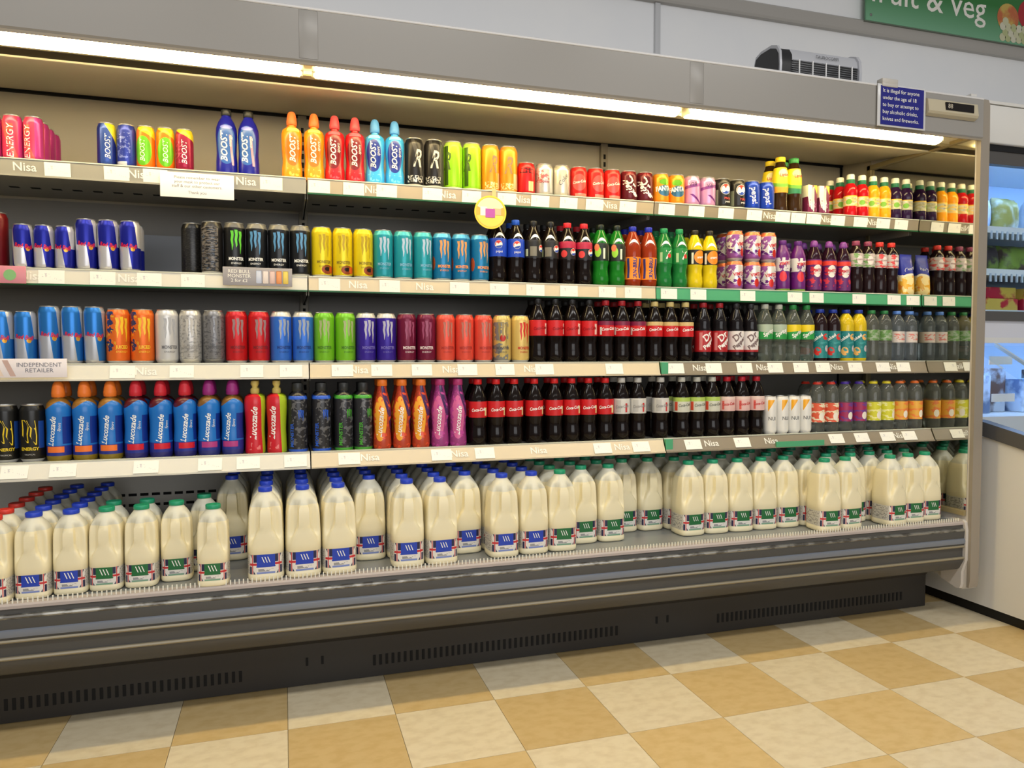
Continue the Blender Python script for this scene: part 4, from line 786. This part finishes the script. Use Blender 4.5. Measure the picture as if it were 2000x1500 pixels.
v, f = disc_shape(.016); wpart('printed_spot', mesh('printed_spot', [(-.745+a, 2.4485, 1.292+b) for a, b in v], f, ink((130,180,120))), r)
# round wobbler
wx, wy, wz = .687, 2.462, 1.553
r = tag(empty('shelf_wobbler', (wx, wy, wz-.057)), 'round orange and yellow wobbler hanging from top shelf edge', 'wobbler')
def ring(name, r0, r1, y, m, a0=0, a1=2*PI, n=32, dx=0, dz=0):
    vs = [(wx+dx+q*math.cos(a0+(a1-a0)*i/n), y, wz+dz+q*math.sin(a0+(a1-a0)*i/n)) for q in (r0, r1) for i in range(n+1)]
    return wpart(name, mesh(name, vs, [(i, n+1+i, n+2+i, i+1) for i in range(n)], m), r)
v, f = disc_shape(.057, 36); vs = [(wx+a, wy, wz+b) for a, b in v]; nn = len(vs)
vs2 = vs+[(wx+.057*math.cos(2*PI*i/36), wy+.0012, wz+.057*math.sin(2*PI*i/36)) for i in range(36)]
wpart('disc', mesh('disc', vs2, f+[(nn-36+i, nn+i, nn+(i+1) % 36, nn-36+(i+1) % 36) for i in range(36)]+[tuple(nn+i for i in range(36))], mat('wobbler_orange', (236, 170, 70), .3)), r)
ring('border', .052, .0568, wy-.0006, ink((232, 206, 60)))
ring('printed_field', .0, .050, wy-.0006, ink((226, 206, 90)), PI*1.08, PI*1.92)
ring('printed_field', .0, .050, wy-.0008, ink((244, 222, 180)), PI*.12, PI*.88)
wpart('printed_pack', boxes('printed_pack', [(wx-.036, wx-.012, wy-.0014, wy-.0006, wz-.012, wz+.018), ], ink((226,224,226)), 0), r)
wpart('printed_pack', boxes('printed_pack', [(wx-.018, wx+.016, wy-.0018, wy-.0008, wz-.018, wz+.012)], ink((176,84,170)), 0), r)
wpart('printed_pack', boxes('printed_pack', [(wx+.010, wx+.038, wy-.0014, wy-.0006, wz-.008, wz+.014)], ink((226,176,140)), 0), r)
wpart('stem', boxes('stem', [(wx+.006, wx+.020, wy+.0, wy+.0008, wz+.05, wz+.082)], mat('clear_stem', (226, 180, 130), .2)), r)
# blue notice on the canopy
M_blue = mat('notice_blue', (32, 34, 124), .35)
r = tag(empty('age_notice', (2.18, 2.19, 1.905)), 'blue notice with white text on the canopy beside the temperature display', 'notice')
wpart('holder', boxes('holder', [(2.068, 2.288, 2.1895, 2.1945, 1.894, 2.046)], mat('holder_clear', (206, 206, 206), .2), .0015), r)
wpart('card', boxes('card', [(2.080, 2.277, 2.188, 2.1892, 1.900, 2.040)], M_blue), r)
for i, t in enumerate(('It is illegal for anyone', 'under the age of 18', 'to buy or attempt to', 'buy alcoholic drinks,', 'knives and fireworks.')):
    obj('lettering', flat_text(t, .0195, M_letter, align='LEFT'), r, (2.088, 2.1874, 2.022-.0252*i))
wpart('clip', boxes('clip', [(2.085, 2.155, 2.186, 2.215, 2.048, 2.066), (2.085, 2.155, 2.186, 2.192, 2.036, 2.05)], mat('clip_grey', (190, 186, 178), .35), .002), r)
# fan heater standing on the canopy
hx0, hx1 = 1.705, 2.068
r = tag(empty('fan_heater', ((hx0+hx1)/2, 2.32, 2.05)), 'silver and black fan heater standing on top of the chiller canopy', 'heater')
M_hs = mat('heater_silver', (188, 190, 196), .3, .2); M_hb = mat('heater_black', (26, 27, 30), .35)
prof = [(2.275,2.052),(2.272,2.105),(2.276,2.148),(2.290,2.170),(2.320,2.182),(2.38,2.182),(2.41,2.172),(2.418,2.15),(2.418,2.052)]
wpart('shell', extrude_x('shell', [(y+.004, z) for y, z in prof], hx0+.06, hx1-.012, M_hs, True), r)
wpart('end_cap', extrude_x('end_cap', [(2.345+(y-2.345)*.97, 2.052+(z-2.052)*.97) for y, z in prof], hx0+.012, hx0+.06, M_hb, True), r)
big = [(2.345+(y-2.345)*1.04, 2.052+(z-2.052)*1.04) for y, z in prof]
wpart('side_frame', extrude_x('side_frame', big, hx0+.003, hx0+.012, M_hs, True), r)
wpart('end_cap', extrude_x('end_cap', [(2.345+(y-2.345)*.95, 2.052+(z-2.052)*.95) for y, z in prof], hx0, hx0+.004, M_hb, True), r)
wpart('side_frame', extrude_x('side_frame', big, hx1-.012, hx1, M_hs, True), r)
wpart('grille_backing', boxes('grille_backing', [(hx0+.060, hx1-.016, 2.2735, 2.278, 2.056, 2.126)], M_hb), r)
for i in range(5): wpart('grille_bar', boxes('grille_bar', [(hx0+.085+.058*i, hx0+.089+.058*i, 2.2695, 2.2735, 2.056, 2.128)], mat('bar_white', (226,226,226), .3)), r)
for i in range(9): wpart('grille_wire', boxes('grille_wire', [(hx0+.055, hx1-.016, 2.2715, 2.2735, 2.060+.0078*i, 2.0615+.0078*i)], mat('wire_grey', (130,132,136), .3, .4)), r)
obj('lettering', flat_text('TAUROCOMFI', .016, M_hb), r, ((hx0+hx1)/2+.03, 2.2745, 2.147))
# green department sign on the wall
gx0, gx1, gz0, gz1, gy = 2.768, 4.9, 2.715, 3.12, 3.029
r = tag(empty('department_sign', (4.0, gy, gz0)), 'green fruit and veg sign mounted high on the wall', 'sign')
M_sg = mat('sign_green', (54, 126, 62), .4)
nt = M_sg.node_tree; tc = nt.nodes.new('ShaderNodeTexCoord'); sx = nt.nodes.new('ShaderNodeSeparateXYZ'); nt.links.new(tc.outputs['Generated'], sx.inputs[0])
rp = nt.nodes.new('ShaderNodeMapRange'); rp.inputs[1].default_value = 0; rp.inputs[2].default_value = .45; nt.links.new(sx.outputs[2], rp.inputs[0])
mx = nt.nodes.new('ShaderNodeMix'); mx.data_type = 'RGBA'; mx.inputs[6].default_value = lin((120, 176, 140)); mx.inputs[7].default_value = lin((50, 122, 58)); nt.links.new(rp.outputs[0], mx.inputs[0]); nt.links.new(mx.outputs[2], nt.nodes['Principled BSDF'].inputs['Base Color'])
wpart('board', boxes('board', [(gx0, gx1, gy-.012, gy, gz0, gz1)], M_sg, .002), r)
wpart('board_edge', boxes('board_edge', [(gx0-.004, gx1, gy-.010, gy+.002, gz0-.004, gz0-.0005)], mat('sign_edge', (110, 120, 106), .4)), r)
wpart('screw', boxes('screw', [(gx0+.022, gx0+.034, gy-.0145, gy-.012, gz0+.022, gz0+.034)], M_alu, .002), r)
v, f = font('fruit & veg', 1, 0, 'LEFT', .004); wd_ = max(q[0] for q in v)-min(q[0] for q in v); k_ = .746/wd_; b0 = sorted(q[1] for q in v)[0]
wpart('lettering', mesh('lettering', [(2.79+a*k_, gy-.0128, 2.812+(b-font('fruit', 1)[0][0][1]*0)*k_+.052) for a, b, c in v], f, M_letter), r)
def print_disc(name, x, z, rr, m, y): 
    v, f = disc_shape(rr, 24); wpart(name, mesh(name, [(x+a, y, z+b) for a, b in v], f, m), r)
print_disc('printed_apple', 3.69, 2.845, .075, mat('apple_print', (196, 108, 66), .4, noise=((14,14,14), (206,176,90), .42, .58)), gy-.0130)
print_disc('printed_apple', 3.84, 2.88, .08, mat('apple_red', (176, 40, 50), .4), gy-.0126)
for i in range(22): print_disc('printed_grape', 3.655+.038*(i % 7)+.018*((i//7) % 2), 2.742+.028*(i//7), .021, mat('grape_%d' % (i % 3), ((206,206,170), (186,192,140), (216,214,190))[i % 3], .4), gy-.0132-.0002*(i//7))

# ================================================================== combination freezer beyond the end panel
nx0, nx1 = 2.70, 4.6
M_nw = mat('freezer_white', (222, 220, 214), .3); M_ns = mat('freezer_grey', (84, 82, 80), .4); M_nb = mat('freezer_black', (14, 14, 16), .4)
M_nin = mat('freezer_inside', (200, 214, 232), .4)
fz = tag(empty('combination_freezer', (3.65, 2.4, 0)), 'white upright freezer with blue-lit shelves and low glass-topped well', 'freezer')
def F(name, me, parent=fz): return wpart(name, me, parent)
well = [(2.36,.045),(1.55,.045),(1.50,.09),(1.47,.45),(1.50,.56),(1.60,.60),(2.28,.740),(2.36,.740)]
F('well_side', extrude_x('well_side', well, nx0, nx0+.03, M_nw))
F('well_front', extrude_x('well_front', [(1.55,.045),(1.50,.09),(1.47,.45),(1.50,.56),(1.54,.56),(1.51,.45),(1.54,.10),(1.58,.045)], nx0+.03, nx1, M_nw))
F('right_side', boxes('right_side', [(nx1, nx1+.03, 2.36, 3.04, .045, 2.13)], M_nw))
F('well_side', extrude_x('well_side', well, nx1, nx1+.03, M_nw))
F('base', boxes('base', [(nx0+.02, nx1, 1.62, 2.95, .0, .05)], M_nb))
F('well_rail', extrude_x('well_rail', [(1.48,.555),(1.60,.60),(2.28,.739),(2.36,.745),(2.36,.80),(2.28,.797),(1.60,.655),(1.47,.605)], nx0-.012, nx0+.035, M_ns, True))
F('well_rail', extrude_x('well_rail', [(1.47,.56),(1.54,.56),(1.54,.61),(1.47,.605)], nx0+.035, nx1, M_ns))
F('well_floor', boxes('well_floor', [(nx0+.03, nx1, 1.54, 2.42, .44, .46)], M_nin))
F('back_body', boxes('back_body', [(nx0, nx1, 2.93, 3.04, .05, 2.13)], M_nin))
F('upper_side', boxes('upper_side', [(nx0, nx0+.03, 2.36, 2.93, .745, 2.13)], M_nw))
F('lower_body', boxes('lower_body', [(nx0, nx1, 2.36, 2.93, .045, .80)], M_nw))
F('header', boxes('header', [(nx0, nx1, 2.33, 2.93, 1.93, 2.085)], M_nw, .006))
F('header_top', boxes('header_top', [(nx0, nx1, 2.33, 2.93, 2.088, 2.10)], M_nw))
F('header_gap', boxes('header_gap', [(nx0+.03, nx1, 2.345, 2.38, 1.905, 1.93)], M_nb))
F('door_frame', boxes('door_frame', [(nx0+.03, nx1, 2.35, 2.38, 1.852, 1.905), (nx0+.03, nx1, 2.35, 2.38, 1.205, 1.245)], M_ns))
F('inner_lamp', boxes('inner_lamp', [(nx0+.06, nx1, 2.386, 2.400, 1.876, 1.896)], mat('freezer_lamp', (200, 222, 255), .4, emit=(150, 195, 255), es=34)))
F('inner_lamp', boxes('inner_lamp', [(nx0+.06, nx1, 2.45, 2.47, 1.123, 1.134)], mat('freezer_lamp', (200, 222, 255))))
F('divider_lip', boxes('divider_lip', [(nx0+.03, nx1, 2.36, 2.37, 1.112, 1.135)], M_nw))
F('divider', boxes('divider', [(nx0+.03, nx1, 2.36, 2.93, 1.135, 1.205)], mat('divider_white', (214, 214, 220), .3)))
gl = mat('freezer_glass', (235, 245, 250), .03, 0, .5, 1, 1.02)
F('door_glass', boxes('door_glass', [(nx0+.03, nx1, 2.362, 2.366, 1.245, 1.852)], gl))
F('sloping_glass', extrude_x('sloping_glass', [(1.55,.61),(1.552,.616),(2.36,1.10),(2.362,1.094)], nx0+.03, nx1, gl))
for x in (2.86, 3.22, 3.6): F('glass_glint', extrude_x('glass_glint', [(1.55,.612),(1.55,.626),(2.36,1.112),(2.36,1.098)], x, x+.014, mat('glass_glint_pale', (190, 206, 214), .2)))  # pale bars stand in for diagonal highlights on the sloping glass
for z in (1.60, 1.42):
    F('freezer_shelf', boxes('freezer_shelf', [(nx0+.03, nx1, 2.42, 2.92, z-.012, z)], mat('freezer_shelf', (216, 226, 238), .3)))
    F('shelf_front', boxes('shelf_front', [(nx0+.03, nx1, 2.408, 2.42, z-.018, z+.010)], mat('shelf_front_white', (226, 232, 240), .3)))
    for i in range(26): F('shelf_divider', boxes('shelf_divider', [(nx0+.06+.03*i, nx0+.068+.03*i, 2.404, 2.41, z-.045, z-.010)], mat('divider_clear', (196, 212, 232), .2)))
def bag(name, x, y, z, wx_, dy_, h, m, label, cat, rz=0, group=None):
    vs, fs = [], []; a, b = 10, 7
    for s in (-1, 1):
        for j in range(b+1):
            for i in range(a+1):
                u, v_ = i/a*2-1, j/b*2-1
                th = dy_/2*((1-u**4)*(1-v_**4))**.6+.001
                vs.append((u*wx_/2*(1-.05*(1-abs(v_))), s*th+.004*math.sin(7*u+3*v_+x*40), h*(j/b)))
    n = (a+1)*(b+1)
    for j in range(b):
        for i in range(a):
            q = j*(a+1)+i; fs += [(q, q+1, q+a+2, q+a+1), (n+q+a+1, n+q+a+2, n+q+1, n+q)]
    for i in range(a): fs += [(i+1, i, n+i, n+i+1), (b*(a+1)+i, b*(a+1)+i+1, n+b*(a+1)+i+1, n+b*(a+1)+i)]
    for j in range(b): fs += [(j*(a+1), (j+1)*(a+1), n+(j+1)*(a+1), n+j*(a+1)), (j*(a+1)+a+a+1, j*(a+1)+a, n+j*(a+1)+a, n+j*(a+1)+2*a+1)]
    o = obj(name, mesh(name, vs, fs, m, None, True, 1.2), None, (x, y, z), rz); tag(o, label, cat, group); return o
bagm = [mat('bag_a', (150, 140, 70), .35, noise=((9,9,9), (206,206,190), .45, .6)), mat('bag_b', (206, 214, 226), .3, noise=((9,9,9), (150,170,200), .45, .6)), mat('bag_veg', (66, 58, 66), .35, noise=((16,16,16), (124,150,70), .46, .58)), mat('bag_veg2', (130, 160, 70), .35, noise=((14,14,14), (90,76,70), .46, .56)), mat('bag_red', (176, 34, 60), .3, noise=((10,10,10), (214,190,80), .48, .56)), mat('bag_yel', (214, 186, 90), .3, noise=((12,12,12), (190,40,60), .5, .56))]
for i, (x, m, lab) in enumerate(((2.96, 1, 'white frozen food bag at left on the freezer top shelf'), (3.13, 0, 'olive frozen food bag on the freezer top shelf'), (3.32, 1, 'white frozen bag right of olive bag, freezer top shelf'), (3.53, 0, 'olive frozen bag furthest right on the freezer top shelf'))):
    bag('frozen_food_bag', x, 2.56, 1.60, .15, .09, .17, bagm[m], lab, 'frozen food', .1*i)
for i, (x, m, lab) in enumerate(((2.98, 2, 'dark mixed vegetable bag on the freezer middle shelf'), (3.17, 3, 'green vegetable bag on the freezer middle shelf'), (3.38, 2, 'dark vegetable bag right of green bag, freezer middle shelf'))):
    bag('frozen_food_bag', x, 2.55, 1.42, .19, .10, .135, bagm[m], lab, 'frozen food', -.08*i)
def fbox(x, y, z, sx_, sy_, sz_, m, lab):
    o = obj('frozen_food_box', boxes('frozen_food_box', [(-sx_/2, sx_/2, -sy_/2, sy_/2, 0, sz_)], m, .003), None, (x, y, z)); tag(o, lab, 'frozen food')
F('freezer_shelf', boxes('freezer_shelf', [(nx0+.03, nx1, 2.42, 2.92, 1.245, 1.256)], mat('freezer_shelf', (216, 226, 238))))
fbox(3.00, 2.58, 1.256, .20, .26, .052, bagm[5], 'yellow and red frozen food box at left, freezer bottom shelf')
fbox(3.01, 2.59, 1.309, .19, .25, .05, bagm[4], 'red frozen food box stacked on yellow box, freezer')
fbox(3.24, 2.58, 1.256, .22, .26, .055, bagm[4], 'red and yellow frozen box second from left, freezer bottom shelf')
fbox(3.25, 2.58, 1.312, .20, .25, .045, bagm[5], 'yellow frozen food box on red box, freezer')
fbox(3.50, 2.58, 1.256, .22, .26, .09, bagm[4], 'tall red frozen box at right of freezer bottom shelf')
wm = mat('well_pack', (190, 206, 226), .3, noise=((12,12,12), (96,116,150), .45, .6)); wm2 = mat('well_pack_dark', (92, 70, 60), .3, noise=((12,12,12), (170,180,190), .45, .6))
k = 0
WL = (('pale blue frozen pack nearest the chiller end panel, freezer well', 2.82, 2.20, wm), ('brown frozen pack behind the first blue pack, freezer well', 2.98, 2.26, wm2), ('pale frozen pack toward the front of freezer well', 2.84, 1.98, wm), ('brown frozen pack at the middle of freezer well', 3.03, 2.02, wm2), ('pale frozen pack right of the middle, freezer well', 3.20, 2.12, wm), ('brown frozen pack furthest right in freezer well', 3.42, 2.10, wm2))
for x, y, hh, m, lab in ((2.95,2.55,.17,wm,'pale blue frozen pack behind sloping glass, nearest the chiller'), (3.10,2.60,.20,wm2,'brown frozen pack second along behind sloping glass'), (3.27,2.55,.15,wm,'pale blue frozen pack third along behind sloping glass'), (3.45,2.60,.19,wm2,'brown frozen pack fourth along behind sloping glass')):
    fbox(x, y, .801, .13, .10, hh, m, lab)
for x, z in ((2.88, 1.02), (3.12, .99), (2.90, .86)): F('price_card', boxes('price_card', [(x, x+.13, 2.398, 2.401, z, z+.035)], M_card))
for lab, x, y, m in WL:
    fbox(x, y, .46, .15, .18, .16+.03*(k % 2), m, lab); k += 1
